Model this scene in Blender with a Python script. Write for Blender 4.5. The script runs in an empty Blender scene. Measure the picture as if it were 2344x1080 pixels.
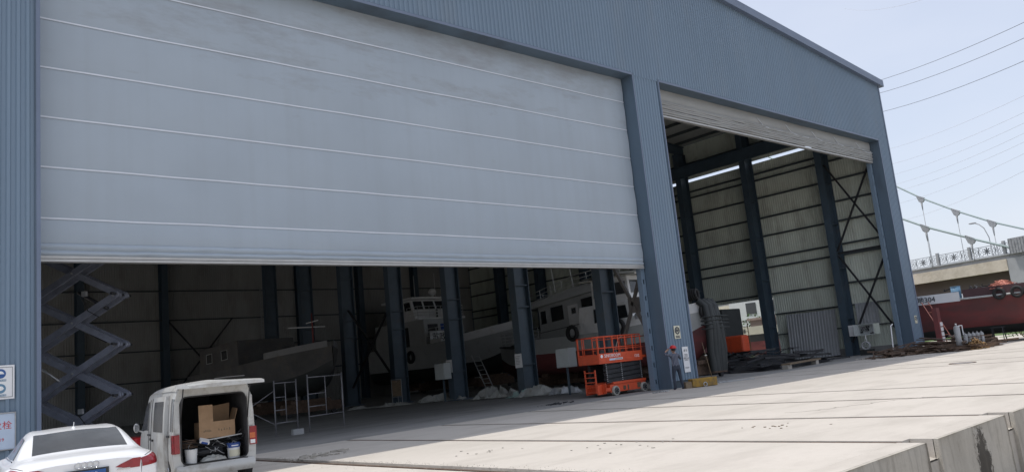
import bpy, bmesh, math, random
from mathutils import Vector, Matrix, noise
R = math.radians
random.seed(11)
SC = bpy.context.scene
COL = SC.collection
# ------------------------------------------------------------------ camera
cd = bpy.data.cameras.new('camera'); cam = bpy.data.objects.new('camera', cd); COL.objects.link(cam)
cr = Vector((0.7426634, -0.6623991, -0.0983794)); dn = Vector((0.0347096, 0.1847865, -0.9821656)); fw = Vector((0.6687648, 0.7260037, 0.1602258))
mw = Matrix((cr, -dn, -fw)).transposed().to_4x4(); mw.translation = Vector((0, 0, 1.65))
cam.matrix_world = mw
cd.sensor_width = 36; cd.lens = 27.83; cd.clip_start = 0.1; cd.clip_end = 3000
SC.camera = cam
# ------------------------------------------------------------------ world and sun
sun_dir = Vector((-0.20, 0.25, 1.0)).normalized()          # towards the sun
elev = math.asin(sun_dir.z); azim = math.atan2(sun_dir.x, sun_dir.y)
w = bpy.data.worlds.new('World'); SC.world = w; w.use_nodes = True
nt = w.node_tree; bg = nt.nodes['Background']
sky = nt.nodes.new('ShaderNodeTexSky'); sky.sky_type = 'NISHITA'; sky.sun_disc = False
sky.sun_elevation = elev; sky.sun_rotation = azim; sky.air_density = 1.0; sky.dust_density = 2.5; sky.ozone_density = 1.5; sky.altitude = 0
hz = nt.nodes.new('ShaderNodeMix'); hz.data_type = 'RGBA'; hz.inputs[0].default_value = .66       # thin white haze over the whole sky
hz.inputs[7].default_value = (4.75, 4.95, 5.55, 1); nt.links.new(sky.outputs[0], hz.inputs[6])
tcw = nt.nodes.new('ShaderNodeTexCoord'); mpw = nt.nodes.new('ShaderNodeMapping'); mpw.inputs['Scale'].default_value = (1, 1, 3.5); nt.links.new(tcw.outputs['Generated'], mpw.inputs[0])
nzw = nt.nodes.new('ShaderNodeTexNoise'); nzw.inputs['Scale'].default_value = 1.6; nzw.inputs['Detail'].default_value = 5; nt.links.new(mpw.outputs[0], nzw.inputs['Vector'])
mrw = nt.nodes.new('ShaderNodeMapRange'); mrw.inputs[1].default_value = .35; mrw.inputs[2].default_value = .65; mrw.inputs[3].default_value = .58; mrw.inputs[4].default_value = .76; nt.links.new(nzw.outputs[0], mrw.inputs[0]); nt.links.new(mrw.outputs[0], hz.inputs[0])
nt.links.new(hz.outputs[2], bg.inputs[0]); bg.inputs[1].default_value = 0.12
sd = bpy.data.lights.new('sun', 'SUN'); sun = bpy.data.objects.new('sun', sd); COL.objects.link(sun)
sd.energy = 1.9; sd.angle = R(0.5); sd.color = (1.0, 0.95, 0.88)
sun.rotation_euler = sun_dir.to_track_quat('Z', 'Y').to_euler(); sun.location = (0, 0, 60)
SC.view_settings.view_transform = 'Standard'; SC.view_settings.look = 'None'; SC.view_settings.gamma = 1
SC.view_settings.use_curve_mapping = False; SC.view_settings.exposure = 0.6
SC.cycles.max_bounces = 10; SC.cycles.diffuse_bounces = 7
# ------------------------------------------------------------------ materials
def mat(name, col, rough=.6, metal=0., var=.12, scale=2., bump=0., bscale=30., dirt=None, stretch=(1, 1, 1), coat=0., spec=.5):
    m = bpy.data.materials.new(name); m.use_nodes = True
    t = m.node_tree; n = t.nodes; l = t.links; b = n['Principled BSDF']
    b.inputs['Roughness'].default_value = rough; b.inputs['Metallic'].default_value = metal
    b.inputs['Specular IOR Level'].default_value = spec
    if coat: b.inputs['Coat Weight'].default_value = coat
    tc = n.new('ShaderNodeTexCoord'); mp = n.new('ShaderNodeMapping'); mp.inputs['Scale'].default_value = stretch
    l.new(tc.outputs['Object'], mp.inputs[0])
    nz = n.new('ShaderNodeTexNoise'); nz.inputs['Scale'].default_value = scale; nz.inputs['Detail'].default_value = 6; nz.inputs['Roughness'].default_value = .6
    l.new(mp.outputs[0], nz.inputs['Vector'])
    rp = n.new('ShaderNodeValToRGB'); l.new(nz.outputs[0], rp.inputs[0])
    rp.color_ramp.elements[0].position = .3; rp.color_ramp.elements[1].position = .7
    a = 1 - var; c = 1 + var
    rp.color_ramp.elements[0].color = (col[0]*a, col[1]*a, col[2]*a, 1); rp.color_ramp.elements[1].color = (min(1, col[0]*c), min(1, col[1]*c), min(1, col[2]*c), 1)
    out = rp.outputs[0]
    if dirt:
        dcol, amt, dsc, thr = dirt
        n2 = n.new('ShaderNodeTexNoise'); n2.inputs['Scale'].default_value = dsc; n2.inputs['Detail'].default_value = 8; n2.inputs['Roughness'].default_value = .65
        l.new(mp.outputs[0], n2.inputs['Vector'])
        r2 = n.new('ShaderNodeMapRange'); r2.inputs['From Min'].default_value = thr; r2.inputs['From Max'].default_value = thr+.18; r2.inputs['To Max'].default_value = amt
        l.new(n2.outputs[0], r2.inputs[0])
        mx = n.new('ShaderNodeMix'); mx.data_type = 'RGBA'; l.new(r2.outputs[0], mx.inputs[0]); l.new(out, mx.inputs[6]); mx.inputs[7].default_value = (*dcol, 1)
        out = mx.outputs[2]
    l.new(out, b.inputs['Base Color'])
    if bump:
        n3 = n.new('ShaderNodeTexNoise'); n3.inputs['Scale'].default_value = bscale; n3.inputs['Detail'].default_value = 5
        l.new(tc.outputs['Object'], n3.inputs['Vector'])
        bp_ = n.new('ShaderNodeBump'); bp_.inputs['Strength'].default_value = bump; bp_.inputs['Distance'].default_value = .05
        l.new(n3.outputs[0], bp_.inputs['Height']); l.new(bp_.outputs[0], b.inputs['Normal'])
    return m
M = {}
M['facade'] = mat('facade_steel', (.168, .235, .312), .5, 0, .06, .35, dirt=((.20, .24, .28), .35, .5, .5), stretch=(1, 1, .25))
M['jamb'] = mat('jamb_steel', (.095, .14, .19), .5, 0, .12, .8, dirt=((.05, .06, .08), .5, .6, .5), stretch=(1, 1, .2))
M['trim'] = mat('trim_steel', (.15, .19, .27), .5, 0, .08, .8)
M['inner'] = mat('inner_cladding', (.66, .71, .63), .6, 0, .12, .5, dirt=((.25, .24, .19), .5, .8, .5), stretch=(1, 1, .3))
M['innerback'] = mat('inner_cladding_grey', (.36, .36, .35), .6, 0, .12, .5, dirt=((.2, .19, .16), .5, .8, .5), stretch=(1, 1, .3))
M['steel'] = mat('painted_steel', (.055, .085, .115), .5, 0, .15, 1.5, dirt=((.09, .08, .07), .4, 1.2, .55))
M['girt'] = mat('girt_steel', (.06, .075, .08), .55, 0, .12, 2)
M['roofin'] = mat('roof_underside', (.40, .42, .40), .6, 0, .1, .5)
M['curtain'] = mat('door_fabric', (.355, .412, .470), .55, 0, .05, .3, bump=.12, bscale=.9)
M['curtain2'] = mat('folded_fabric', (.35, .36, .36), .65, 0, .08, 1.2, bump=.2, bscale=3, dirt=((.24, .22, .20), .5, .7, .54), stretch=(.4, 1, 1))
M['batten'] = mat('door_batten', (.62, .66, .72), .45, 0, .05, 2)
M['alu'] = mat('rail_aluminium', (.45, .45, .44), .45, .3, .08, 3)
M['rust'] = mat('rusty_steel', (.13, .085, .06), .75, .2, .35, 5, dirt=((.05, .045, .04), .6, 9, .5))
M['darksteel'] = mat('dark_steel', (.035, .037, .042), .55, .3, .3, 6)
M['lightsteel'] = mat('galvanised_steel', (.42, .43, .44), .45, .5, .15, 6)
M['white'] = mat('white_paint', (.72, .73, .73), .45, 0, .06, 2, dirt=((.42, .38, .32), .35, 3, .56))
M['cleanwhite'] = mat('sheet_white', (.78, .79, .8), .5, 0, .03, 2)
M['carwhite'] = mat('car_white', (.80, .81, .82), .28, 0, .02, 1, coat=.6)
M['vanwhite'] = mat('van_white', (.52, .525, .51), .35, 0, .07, 2, coat=.25, dirt=((.27, .24, .20), .65, 3.5, .48))
M['glass'] = mat('dark_glass', (.03, .033, .036), .08, 0, .1, 1, spec=.7)
M['glassgrey'] = mat('tinted_glass', (.085, .088, .092), .12, 0, .3, 1.2, spec=.7)
M['black'] = mat('black_rubber', (.022, .022, .023), .75, 0, .25, 8, bump=.2)
M['blackpl'] = mat('black_plastic', (.03, .03, .032), .45, 0, .2, 8)
M['taillight'] = mat('tail_light', (.26, .012, .02), .15, 0, .25, 12, coat=.5)
M['amber'] = mat('amber_light', (.55, .14, .05), .2, 0, .2, 12)
M['chrome'] = mat('chrome', (.55, .56, .58), .15, .9, .05, 5)
M['plate'] = mat('plate_blue', (.02, .09, .28), .4, 0, .1, 8)
M['card'] = mat('cardboard', (.36, .235, .14), .85, 0, .1, 6, dirt=((.28, .18, .1), .5, 5, .5))
M['blue'] = mat('blue_plastic', (.04, .09, .32), .5, 0, .1, 5)
M['orange'] = mat('lift_orange', (.62, .085, .03), .5, 0, .1, 4, dirt=((.25, .07, .04), .5, 6, .55))
M['tyregrey'] = mat('solid_tyre', (.32, .31, .28), .8, 0, .15, 12)
M['yellow'] = mat('yellow_paint', (.34, .20, .03), .7, 0, .2, 3, dirt=((.14, .10, .05), .8, 4, .44))
M['redhull'] = mat('red_hull', (.205, .055, .055), .7, 0, .16, .7, dirt=((.10, .055, .055), .7, .9, .46), stretch=(.4, 1, 1))
M['greyhull'] = mat('grey_hull', (.20, .205, .21), .55, 0, .12, 1, dirt=((.10, .095, .09), .5, 1.5, .5))
M['boatwhite'] = mat('boat_white', (.84, .85, .85), .45, 0, .06, 1, dirt=((.45, .42, .38), .4, 2, .55))
M['boatgrey'] = mat('boat_grey', (.48, .50, .50), .5, 0, .08, 1, dirt=((.22, .21, .2), .4, 2, .55))
M['cream'] = mat('cream_paint', (.62, .60, .52), .5, 0, .06, 2)
M['darkhull'] = mat('dark_hull', (.03, .035, .036), .6, 0, .2, 1.5)
M['tarp'] = mat('pale_tarpaulin', (.42, .43, .41), .55, 0, .12, 3, dirt=((.25, .22, .18), .5, 3, .5))
M['greentarp'] = mat('mint_tarpaulin', (.36, .50, .47), .5, 0, .12, 3, dirt=((.25, .24, .2), .5, 3, .52))
M['wood'] = mat('old_wood', (.20, .15, .10), .85, 0, .25, 4, stretch=(1, 1, 4))
M['bamboo'] = mat('rope_tan', (.26, .16, .07), .85, 0, .3, 9)
M['pinkrope'] = mat('pink_rope', (.50, .20, .15), .85, 0, .3, 12)
M['bridgestone'] = mat('bridge_stone', (.58, .52, .43), .8, 0, .10, .8, bump=.6, bscale=2.5, dirt=((.42, .36, .27), .6, 1.1, .48))
M['bridgegrey'] = mat('bridge_concrete', (.36, .37, .38), .8, 0, .1, .7)
M['soffit'] = mat('bridge_soffit', (.15, .115, .105), .85, 0, .15, .2)
M['railing'] = mat('railing_grey', (.22, .235, .25), .6, 0, .12, 1)
M['cable'] = mat('cable_green', (.27, .34, .34), .5, 0, .1, .5)
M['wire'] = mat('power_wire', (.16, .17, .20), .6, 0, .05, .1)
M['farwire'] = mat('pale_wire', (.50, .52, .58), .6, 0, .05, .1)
M['signblue'] = mat('sign_blue', (.03, .10, .30), .5, 0, .05, 5)
M['signdark'] = mat('sign_dark', (.05, .055, .07), .5, 0, .05, 5)
M['signred'] = mat('sign_red', (.55, .03, .04), .5, 0, .05, 5)
M['signcream'] = mat('sign_cream', (.68, .66, .52), .5, 0, .05, 5)
M['paperblue'] = mat('sign_pale_blue', (.50, .60, .74), .5, 0, .06, 3)
M['skin'] = mat('skin', (.42, .26, .19), .6, 0, .05, 8)
M['helmet'] = mat('helmet_red', (.58, .03, .035), .35, 0, .06, 6)
M['trousers'] = mat('navy_trousers', (.032, .04, .06), .85, 0, .15, 9)
M['shoe'] = mat('dark_shoe', (.03, .035, .06), .7, 0, .1, 9)
M['bush'] = mat('bush_leaves', (.055, .11, .03), .8, 0, .35, 2)
M['grass'] = mat('bank_grass', (.10, .16, .06), .95, 0, .25, .5, dirt=((.22, .24, .14), .6, .8, .5))
M['brick'] = mat('far_wall', (.40, .30, .25), .85, 0, .12, 1)
M['farwhite'] = mat('far_plaster', (.62, .62, .62), .8, 0, .08, 1)
M['inside'] = mat('van_lining', (.10, .10, .105), .8, 0, .25, 4)
M['cabinet'] = mat('cabinet_grey', (.50, .54, .54), .5, 0, .05, 3)
M['bluedrum'] = mat('blue_drum', (.12, .24, .36), .5, 0, .1, 3)

def shirt_mat():
    m = mat('striped_shirt', (.07, .08, .115), .85, 0, .1, 9); t = m.node_tree; n = t.nodes; l = t.links; b = n['Principled BSDF']
    src = b.inputs['Base Color'].links[0].from_socket
    tc = n.new('ShaderNodeTexCoord'); wv = n.new('ShaderNodeTexWave'); wv.bands_direction = 'X'; wv.inputs['Scale'].default_value = 5.2
    l.new(tc.outputs['Object'], wv.inputs[0]); cr_ = n.new('ShaderNodeValToRGB'); cr_.color_ramp.elements[0].position = .8; cr_.color_ramp.elements[1].position = .93
    l.new(wv.outputs[0], cr_.inputs[0]); mx = n.new('ShaderNodeMix'); mx.data_type = 'RGBA'; l.new(cr_.outputs[0], mx.inputs[0]); l.new(src, mx.inputs[6]); mx.inputs[7].default_value = (.22, .23, .27, 1)
    l.new(mx.outputs[2], b.inputs['Base Color']); return m
M['shirt'] = shirt_mat()

def concrete(name, base, warm, dark, crack=True, vert=False):
    m = bpy.data.materials.new(name); m.use_nodes = True; t = m.node_tree; n = t.nodes; l = t.links; b = n['Principled BSDF']
    b.inputs['Roughness'].default_value = .88; b.inputs['Specular IOR Level'].default_value = .25
    tc = n.new('ShaderNodeTexCoord'); P = tc.outputs['Object']
    def nz(sc, det, src=P, ro=.6):
        k = n.new('ShaderNodeTexNoise'); k.inputs['Scale'].default_value = sc; k.inputs['Detail'].default_value = det; k.inputs['Roughness'].default_value = ro; l.new(src, k.inputs['Vector']); return k.outputs[0]
    def mapr(s, a, b_, c=0., d=1.):
        k = n.new('ShaderNodeMapRange'); k.inputs[1].default_value = a; k.inputs[2].default_value = b_; k.inputs[3].default_value = c; k.inputs[4].default_value = d; l.new(s, k.inputs[0]); return k.outputs[0]
    def mix(f, a, b_):
        k = n.new('ShaderNodeMix'); k.data_type = 'RGBA'; l.new(f, k.inputs[0])
        for i, v in ((6, a), (7, b_)):
            if isinstance(v, tuple): k.inputs[i].default_value = (*v, 1)
            else: l.new(v, k.inputs[i])
        return k.outputs[2]
    mp = n.new('ShaderNodeMapping'); mp.inputs['Scale'].default_value = (.35, 1, 1) if not vert else (1, 1, .3); l.new(P, mp.inputs[0])
    c = mix(mapr(nz(.22, 4), .35, .65), base, warm)
    c = mix(mapr(nz(1.1, 6, mp.outputs[0]), .48, .72, 0, .5), c, dark)
    c = mix(mapr(nz(.16, 7, mp.outputs[0], .7), .5, .66, 0, .38), c, dark)
    c = mix(mapr(nz(7, 8, P, .7), .5, .8, 0, .28), c, dark)
    c = mix(mapr(nz(45, 3), .55, .75, 0, .14), c, (dark[0]*.5, dark[1]*.5, dark[2]*.5))
    if crack:     # tyre scuffs and spills with a shape of their own
        mp2 = n.new('ShaderNodeMapping'); mp2.inputs['Rotation'].default_value = (0, 0, .5); mp2.inputs['Scale'].default_value = (.25, 2.2, 1); l.new(P, mp2.inputs[0])
        c = mix(mapr(nz(1.4, 7, mp2.outputs[0], .75), .66, .76, 0, .42), c, (dark[0]*.55, dark[1]*.52, dark[2]*.5))
    l.new(c, b.inputs['Base Color'])
    bp_ = n.new('ShaderNodeBump'); bp_.inputs['Strength'].default_value = .35; bp_.inputs['Distance'].default_value = .02
    l.new(nz(14, 8, P, .7), bp_.inputs['Height']); l.new(bp_.outputs[0], b.inputs['Normal'])
    return m
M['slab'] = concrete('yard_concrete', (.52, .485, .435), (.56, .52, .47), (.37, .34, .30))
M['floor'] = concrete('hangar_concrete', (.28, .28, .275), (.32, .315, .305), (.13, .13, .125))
M['wallcon'] = concrete('retaining_concrete', (.40, .375, .335), (.47, .44, .39), (.17, .155, .13), vert=True)
M['dirt'] = concrete('lower_ground', (.33, .30, .25), (.38, .34, .29), (.22, .2, .17))
def edge_material():
    m = concrete('edge_concrete', (.42, .395, .35), (.50, .47, .41), (.16, .145, .12), False, True); t = m.node_tree; n = t.nodes; l = t.links; b = n['Principled BSDF']
    src = b.inputs['Base Color'].links[0].from_socket
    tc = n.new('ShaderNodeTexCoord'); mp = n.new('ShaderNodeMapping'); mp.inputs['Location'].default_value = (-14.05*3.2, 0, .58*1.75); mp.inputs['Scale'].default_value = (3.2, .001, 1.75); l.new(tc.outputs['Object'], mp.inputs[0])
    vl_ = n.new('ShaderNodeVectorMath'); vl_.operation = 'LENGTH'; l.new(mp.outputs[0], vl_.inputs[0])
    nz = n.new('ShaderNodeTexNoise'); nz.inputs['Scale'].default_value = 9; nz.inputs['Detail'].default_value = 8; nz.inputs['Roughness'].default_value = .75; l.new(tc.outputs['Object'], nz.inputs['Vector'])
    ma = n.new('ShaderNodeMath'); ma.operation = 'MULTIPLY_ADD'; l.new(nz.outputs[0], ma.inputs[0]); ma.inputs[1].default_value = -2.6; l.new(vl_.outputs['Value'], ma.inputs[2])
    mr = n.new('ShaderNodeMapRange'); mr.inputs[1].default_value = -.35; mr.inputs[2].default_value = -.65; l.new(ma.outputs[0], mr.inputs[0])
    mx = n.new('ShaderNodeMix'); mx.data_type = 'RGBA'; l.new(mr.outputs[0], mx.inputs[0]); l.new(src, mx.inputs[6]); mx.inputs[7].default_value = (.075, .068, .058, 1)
    wv = n.new('ShaderNodeMapping'); wv.inputs['Scale'].default_value = (5, 1, .5); l.new(tc.outputs['Object'], wv.inputs[0])
    n5 = n.new('ShaderNodeTexNoise'); n5.inputs['Scale'].default_value = 1.3; n5.inputs['Detail'].default_value = 7; n5.inputs['Roughness'].default_value = .7; l.new(wv.outputs[0], n5.inputs['Vector'])
    m5 = n.new('ShaderNodeMapRange'); m5.inputs[1].default_value = .50; m5.inputs[2].default_value = .72; m5.inputs[4].default_value = .6; l.new(n5.outputs[0], m5.inputs[0])
    mx5 = n.new('ShaderNodeMix'); mx5.data_type = 'RGBA'; l.new(m5.outputs[0], mx5.inputs[0]); l.new(mx.outputs[2], mx5.inputs[6]); mx5.inputs[7].default_value = (.17, .155, .13, 1)
    l.new(mx5.outputs[2], b.inputs['Base Color'])
    return m
M['edge'] = edge_material()
# ------------------------------------------------------------------ helpers
XF = {}
def thing(name, label, cat, loc=(0, 0, 0), rz=0., group=None):
    o = bpy.data.objects.new(name, None); COL.objects.link(o); o.empty_display_size = .2
    o.location = loc; o.rotation_euler = (0, 0, rz); o['label'] = label; o['category'] = cat
    if group: o['group'] = group
    XF[o.name] = Matrix.Translation(Vector(loc)) @ Matrix.Rotation(rz, 4, 'Z')
    return o
def tag(o, label, cat, group=None, kind=None):
    if label: o['label'] = label
    if cat: o['category'] = cat
    if group: o['group'] = group
    if kind: o['kind'] = kind
    return o
class MB:
    def __init__(s): s.v = []; s.f = []; s.m = []; s.sm = []
    def add(s, vs, fs, m=0, sm=False):
        k = len(s.v); s.v += [Vector(a) for a in vs]
        for f in fs: s.f.append([k+i for i in f]); s.m.append(m); s.sm.append(sm)
    def bx(s, x0, x1, y0, y1, z0, z1, m=0):
        s.add([(x, y, z) for z in (z0, z1) for y in (y0, y1) for x in (x0, x1)], [(0, 2, 3, 1), (4, 5, 7, 6), (0, 1, 5, 4), (2, 6, 7, 3), (0, 4, 6, 2), (1, 3, 7, 5)], m)
        return s
    def beam(s, p0, p1, w, h, m=0, up=(0, 0, 1)):
        p0 = Vector(p0); p1 = Vector(p1); d = (p1-p0).normalized(); u = Vector(up)
        if abs(d.dot(u)) > .98: u = Vector((1, 0, 0))
        a = d.cross(u).normalized(); b = a.cross(d)
        vs = [p+a*i*w/2+b*j*h/2 for p in (p0, p1) for i, j in ((-1, -1), (1, -1), (1, 1), (-1, 1))]
        s.add(vs, [(0, 1, 2, 3), (7, 6, 5, 4), (0, 4, 5, 1), (1, 5, 6, 2), (2, 6, 7, 3), (3, 7, 4, 0)], m); return s
    def cyl(s, p0, p1, r0, r1=None, n=12, m=0, sm=True, cap=True):
        r1 = r0 if r1 is None else r1
        p0 = Vector(p0); p1 = Vector(p1); d = (p1-p0).normalized(); u = Vector((0, 0, 1)) if abs(d.z) < .95 else Vector((1, 0, 0))
        a = d.cross(u).normalized(); b = a.cross(d); k = len(s.v)
        for p, r in ((p0, r0), (p1, r1)):
            s.v += [p+a*math.cos(2*math.pi*i/n)*r+b*math.sin(2*math.pi*i/n)*r for i in range(n)]
        for i in range(n): s.f.append([k+i, k+(i+1) % n, k+n+(i+1) % n, k+n+i]); s.m.append(m); s.sm.append(sm)
        if cap:
            s.f.append([k+i for i in range(n)][::-1]); s.m.append(m); s.sm.append(False)
            s.f.append([k+n+i for i in range(n)]); s.m.append(m); s.sm.append(False)
        return s
    def tube(s, pts, r, n=6, closed=False, m=0):
        pts = [Vector(p) for p in pts]; N = len(pts); k = len(s.v); prev = None
        for i, p in enumerate(pts):
            d = (pts[(i+1) % N]-pts[i-1]) if closed else (pts[min(i+1, N-1)]-pts[max(i-1, 0)])
            d.normalize()
            if prev is None: u = Vector((0, 0, 1)) if abs(d.z) < .9 else Vector((1, 0, 0)); a = d.cross(u).normalized()
            else: a = (prev-d*prev.dot(d)).normalized()
            prev = a; b = d.cross(a)
            s.v += [p+a*math.cos(2*math.pi*j/n)*r+b*math.sin(2*math.pi*j/n)*r for j in range(n)]
        for i in range(N if closed else N-1):
            i2 = (i+1) % N
            for j in range(n): s.f.append([k+i*n+j, k+i*n+(j+1) % n, k+i2*n+(j+1) % n, k+i2*n+j]); s.m.append(m); s.sm.append(True)
        return s
    def torus(s, c, ax, RR, r, n=20, k=8, m=0):
        c = Vector(c); ax = Vector(ax).normalized(); u = Vector((0, 0, 1)) if abs(ax.z) < .9 else Vector((1, 0, 0)); a = ax.cross(u).normalized(); b = ax.cross(a)
        return s.tube([c+a*math.cos(2*math.pi*i/n)*RR+b*math.sin(2*math.pi*i/n)*RR for i in range(n)], r, k, True, m)
    def poly(s, pts, ext, m=0):
        ext = Vector(ext); n = len(pts); p = [Vector(a) for a in pts]
        s.add(p+[a+ext for a in p], [tuple(range(n))[::-1], tuple(range(n, 2*n))]+[(i, (i+1) % n, n+(i+1) % n, n+i) for i in range(n)], m); return s
    def grid(s, fn, nu, nv, m=0, sm=True):
        k = len(s.v)
        for i in range(nu+1):
            for j in range(nv+1): s.v.append(Vector(fn(i/nu, j/nv)))
        for i in range(nu):
            for j in range(nv): s.f.append([k+i*(nv+1)+j, k+(i+1)*(nv+1)+j, k+(i+1)*(nv+1)+j+1, k+i*(nv+1)+j+1]); s.m.append(m); s.sm.append(sm)
        return s
    def sphere(s, c, rx, ry=None, rz=None, n=12, k=8, m=0, z0=-1.):
        ry = ry or rx; rz = rz or rx; c = Vector(c)
        a0 = math.asin(z0)
        return s.grid(lambda u, v: c+Vector((math.cos(2*math.pi*u)*math.cos(a0+(math.pi/2-a0)*v)*rx, math.sin(2*math.pi*u)*math.cos(a0+(math.pi/2-a0)*v)*ry, math.sin(a0+(math.pi/2-a0)*v)*rz)), n, k, m)
    def build(s, name, mats, parent=None, world=False, bevel=0., merge=False):
        if not isinstance(mats, (list, tuple)): mats = [mats]
        me = bpy.data.meshes.new(name)
        vs = s.v
        if world and parent is not None: inv = XF[parent.name].inverted(); vs = [inv @ v for v in vs]
        me.from_pydata([tuple(v) for v in vs], [], s.f)
        for mm in mats: me.materials.append(M[mm] if isinstance(mm, str) else mm)
        for p, k, q in zip(me.polygons, s.m, s.sm): p.material_index = k; p.use_smooth = q
        if merge:
            bm_ = bmesh.new(); bm_.from_mesh(me); bmesh.ops.remove_doubles(bm_, verts=bm_.verts, dist=.0008); bmesh.ops.recalc_face_normals(bm_, faces=bm_.faces); bm_.to_mesh(me); bm_.free()
        me.update()
        o = bpy.data.objects.new(name, me); COL.objects.link(o)
        if bevel:
            b = o.modifiers.new('bevel', 'BEVEL'); b.width = bevel; b.segments = 2; b.limit_method = 'ANGLE'
        if parent is not None:
            o.parent = parent
            XF[o.name] = XF[parent.name]
        else: XF[o.name] = Matrix.Identity(4)
        return o
def struct(name, mb, m):
    o = mb.build(name, m); o['kind'] = 'structure'; return o
def single(name, mb, m, label, cat, loc=None, group=None, kind=None, bevel=0.):
    if loc is not None: mb.v = [v-Vector(loc) for v in mb.v]
    o = mb.build(name, m, bevel=bevel)
    if loc is not None: o.location = loc; XF[o.name] = Matrix.Translation(Vector(loc))
    return tag(o, label, cat, group, kind)
def copy_tree(o, parent=None):
    c = o.copy(); COL.objects.link(c)
    if parent is not None: c.parent = parent
    for ch in list(o.children): copy_tree(ch, c)
    return c
def text(s, size, m, parent, loc, rot, name='lettering', ext=.003, sx=1., align='CENTER'):
    cu = bpy.data.curves.new(name, 'FONT'); cu.body = s; cu.size = size; cu.extrude = ext; cu.align_x = align; cu.align_y = 'CENTER'; cu.resolution_u = 2
    t = bpy.data.objects.new('tmp_text', cu); COL.objects.link(t)
    dg = bpy.context.evaluated_depsgraph_get(); dg.update()
    me = bpy.data.meshes.new_from_object(t.evaluated_get(dg)); bpy.data.objects.remove(t)
    me.materials.clear(); me.materials.append(M[m])
    o = bpy.data.objects.new(name, me); COL.objects.link(o); o.parent = parent; o.location = loc; o.rotation_euler = rot; o.scale = (sx, 1, 1)
    return o
def cat3(p, t):
    n = len(p); i = max(0, min(int(t), n-2)); f = t-i
    a, b, c, d = p[max(i-1, 0)], p[i], p[i+1], p[min(i+2, n-1)]
    return tuple(.5*((2*b[k])+(-a[k]+c[k])*f+(2*a[k]-5*b[k]+4*c[k]-d[k])*f*f+(-a[k]+3*b[k]-3*c[k]+d[k])*f**3) for k in range(3))
class Surf:
    def __init__(s, st): s.st = st; s.nu = len(st)-1; s.nv = len(st[0])-1
    def ev(s, u, v):
        i = max(0, min(int(u), s.nu-1))
        rows = {k: cat3(s.st[max(0, min(k, s.nu))], v) for k in (i-1, i, i+1, i+2)}
        a, b, c, d = rows[i-1], rows[i], rows[i+1], rows[i+2]; f = u-i
        return Vector(tuple(.5*((2*b[k])+(-a[k]+c[k])*f+(2*a[k]-5*b[k]+4*c[k]-d[k])*f*f+(-a[k]+3*b[k]-3*c[k]+d[k])*f**3) for k in range(3)))
    def nrm(s, u, v):
        e = .02; a = s.ev(min(u+e, s.nu), v)-s.ev(max(u-e, 0), v); b = s.ev(u, min(v+e, s.nv))-s.ev(u, max(v-e, 0))
        n = a.cross(b)
        return n.normalized() if n.length > 1e-9 else Vector((0, 0, 1))
    def patch(s, mb, cs, off=.004, mir=False, nu=8, nv=6, m=0, sm=True, flip=1):
        def fn(a, b):
            u = (cs[0][0]*(1-a)+cs[1][0]*a)*(1-b)+(cs[3][0]*(1-a)+cs[2][0]*a)*b
            v = (cs[0][1]*(1-a)+cs[1][1]*a)*(1-b)+(cs[3][1]*(1-a)+cs[2][1]*a)*b
            p = s.ev(u, v)
            if off:
                n = s.nrm(u, v)*flip
                p = p+n*off
            if mir: p = Vector((-p.x, p.y, p.z))
            return p
        mb.grid(fn, nu, nv, m, sm)
    def strip(s, mb, pts, wd=.006, off=.003, mir=False, m=0, flip=1):
        P3 = []
        for (u, v) in pts:
            p = s.ev(u, v)+s.nrm(u, v)*flip*off
            if mir: p = Vector((-p.x, p.y, p.z))
            P3.append(p)
        mb.tube(P3, wd, 4, False, m)
D = 21.06          # facade plane
ZL = 13.97         # lintel height
# ------------------------------------------------------------------ setting
RAILS = [8.5, 12.0, 15.4, 19.2, 22.4, 32.7, 35.8, 41.6, 45.0]
EDGE = 4.85
g = MB(); g.add([(-900, -900, -1.02), (900, -900, -1.02), (900, 900, -1.02), (-900, 900, -1.02)], [(0, 1, 2, 3)]); struct('ground', g, 'dirt')
# yard slab built as strips between the rail channels; channels are open recesses
g = MB()
NOTCH = [(r-.06, r+.36) if r < 19 else (r-.1, r+.16) for r in RAILS]
CH = [(r-.15, r+.26) if k == 0 else (r-.10, r+.10) for k, r in enumerate(RAILS)]
FY = EDGE+.34
x0 = 6.5
for a_, b_ in CH+[(130, 0)]:
    g.bx(x0, a_, FY, 20.9, -1.3, 0); x0 = b_
x0 = 6.5
for a_, b_ in NOTCH+[(130, 0)]:
    g.bx(x0, a_, EDGE, FY-.002, -1.3, 0); x0 = b_
g.bx(-60, 6.5, -45, 20.9, -1.3, 0)
o = struct('yard_slab', g, 'slab')
g = MB(); g.bx(-60, 2.0, 20.9, 69, -.6, -.02); struct('west_yard', g, 'slab')
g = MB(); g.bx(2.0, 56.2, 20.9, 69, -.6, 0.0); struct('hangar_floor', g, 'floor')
g = MB(); g.bx(56.2, 130, 20.9, 90, -.6, -.02); struct('side_yard', g, 'slab')
M['channel'] = mat('channel_grime', (.16, .13, .105), .95, 0, .35, 9, bump=.8, bscale=30, dirt=((.30, .28, .25), .7, 5, .5))
g = MB()
for k, (a_, b_) in enumerate(CH): g.bx(a_, b_, FY+.002, 20.898, -1.2, -.05 if k == 0 else -.085)
struct('rail_channel', g, 'channel')
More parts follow.
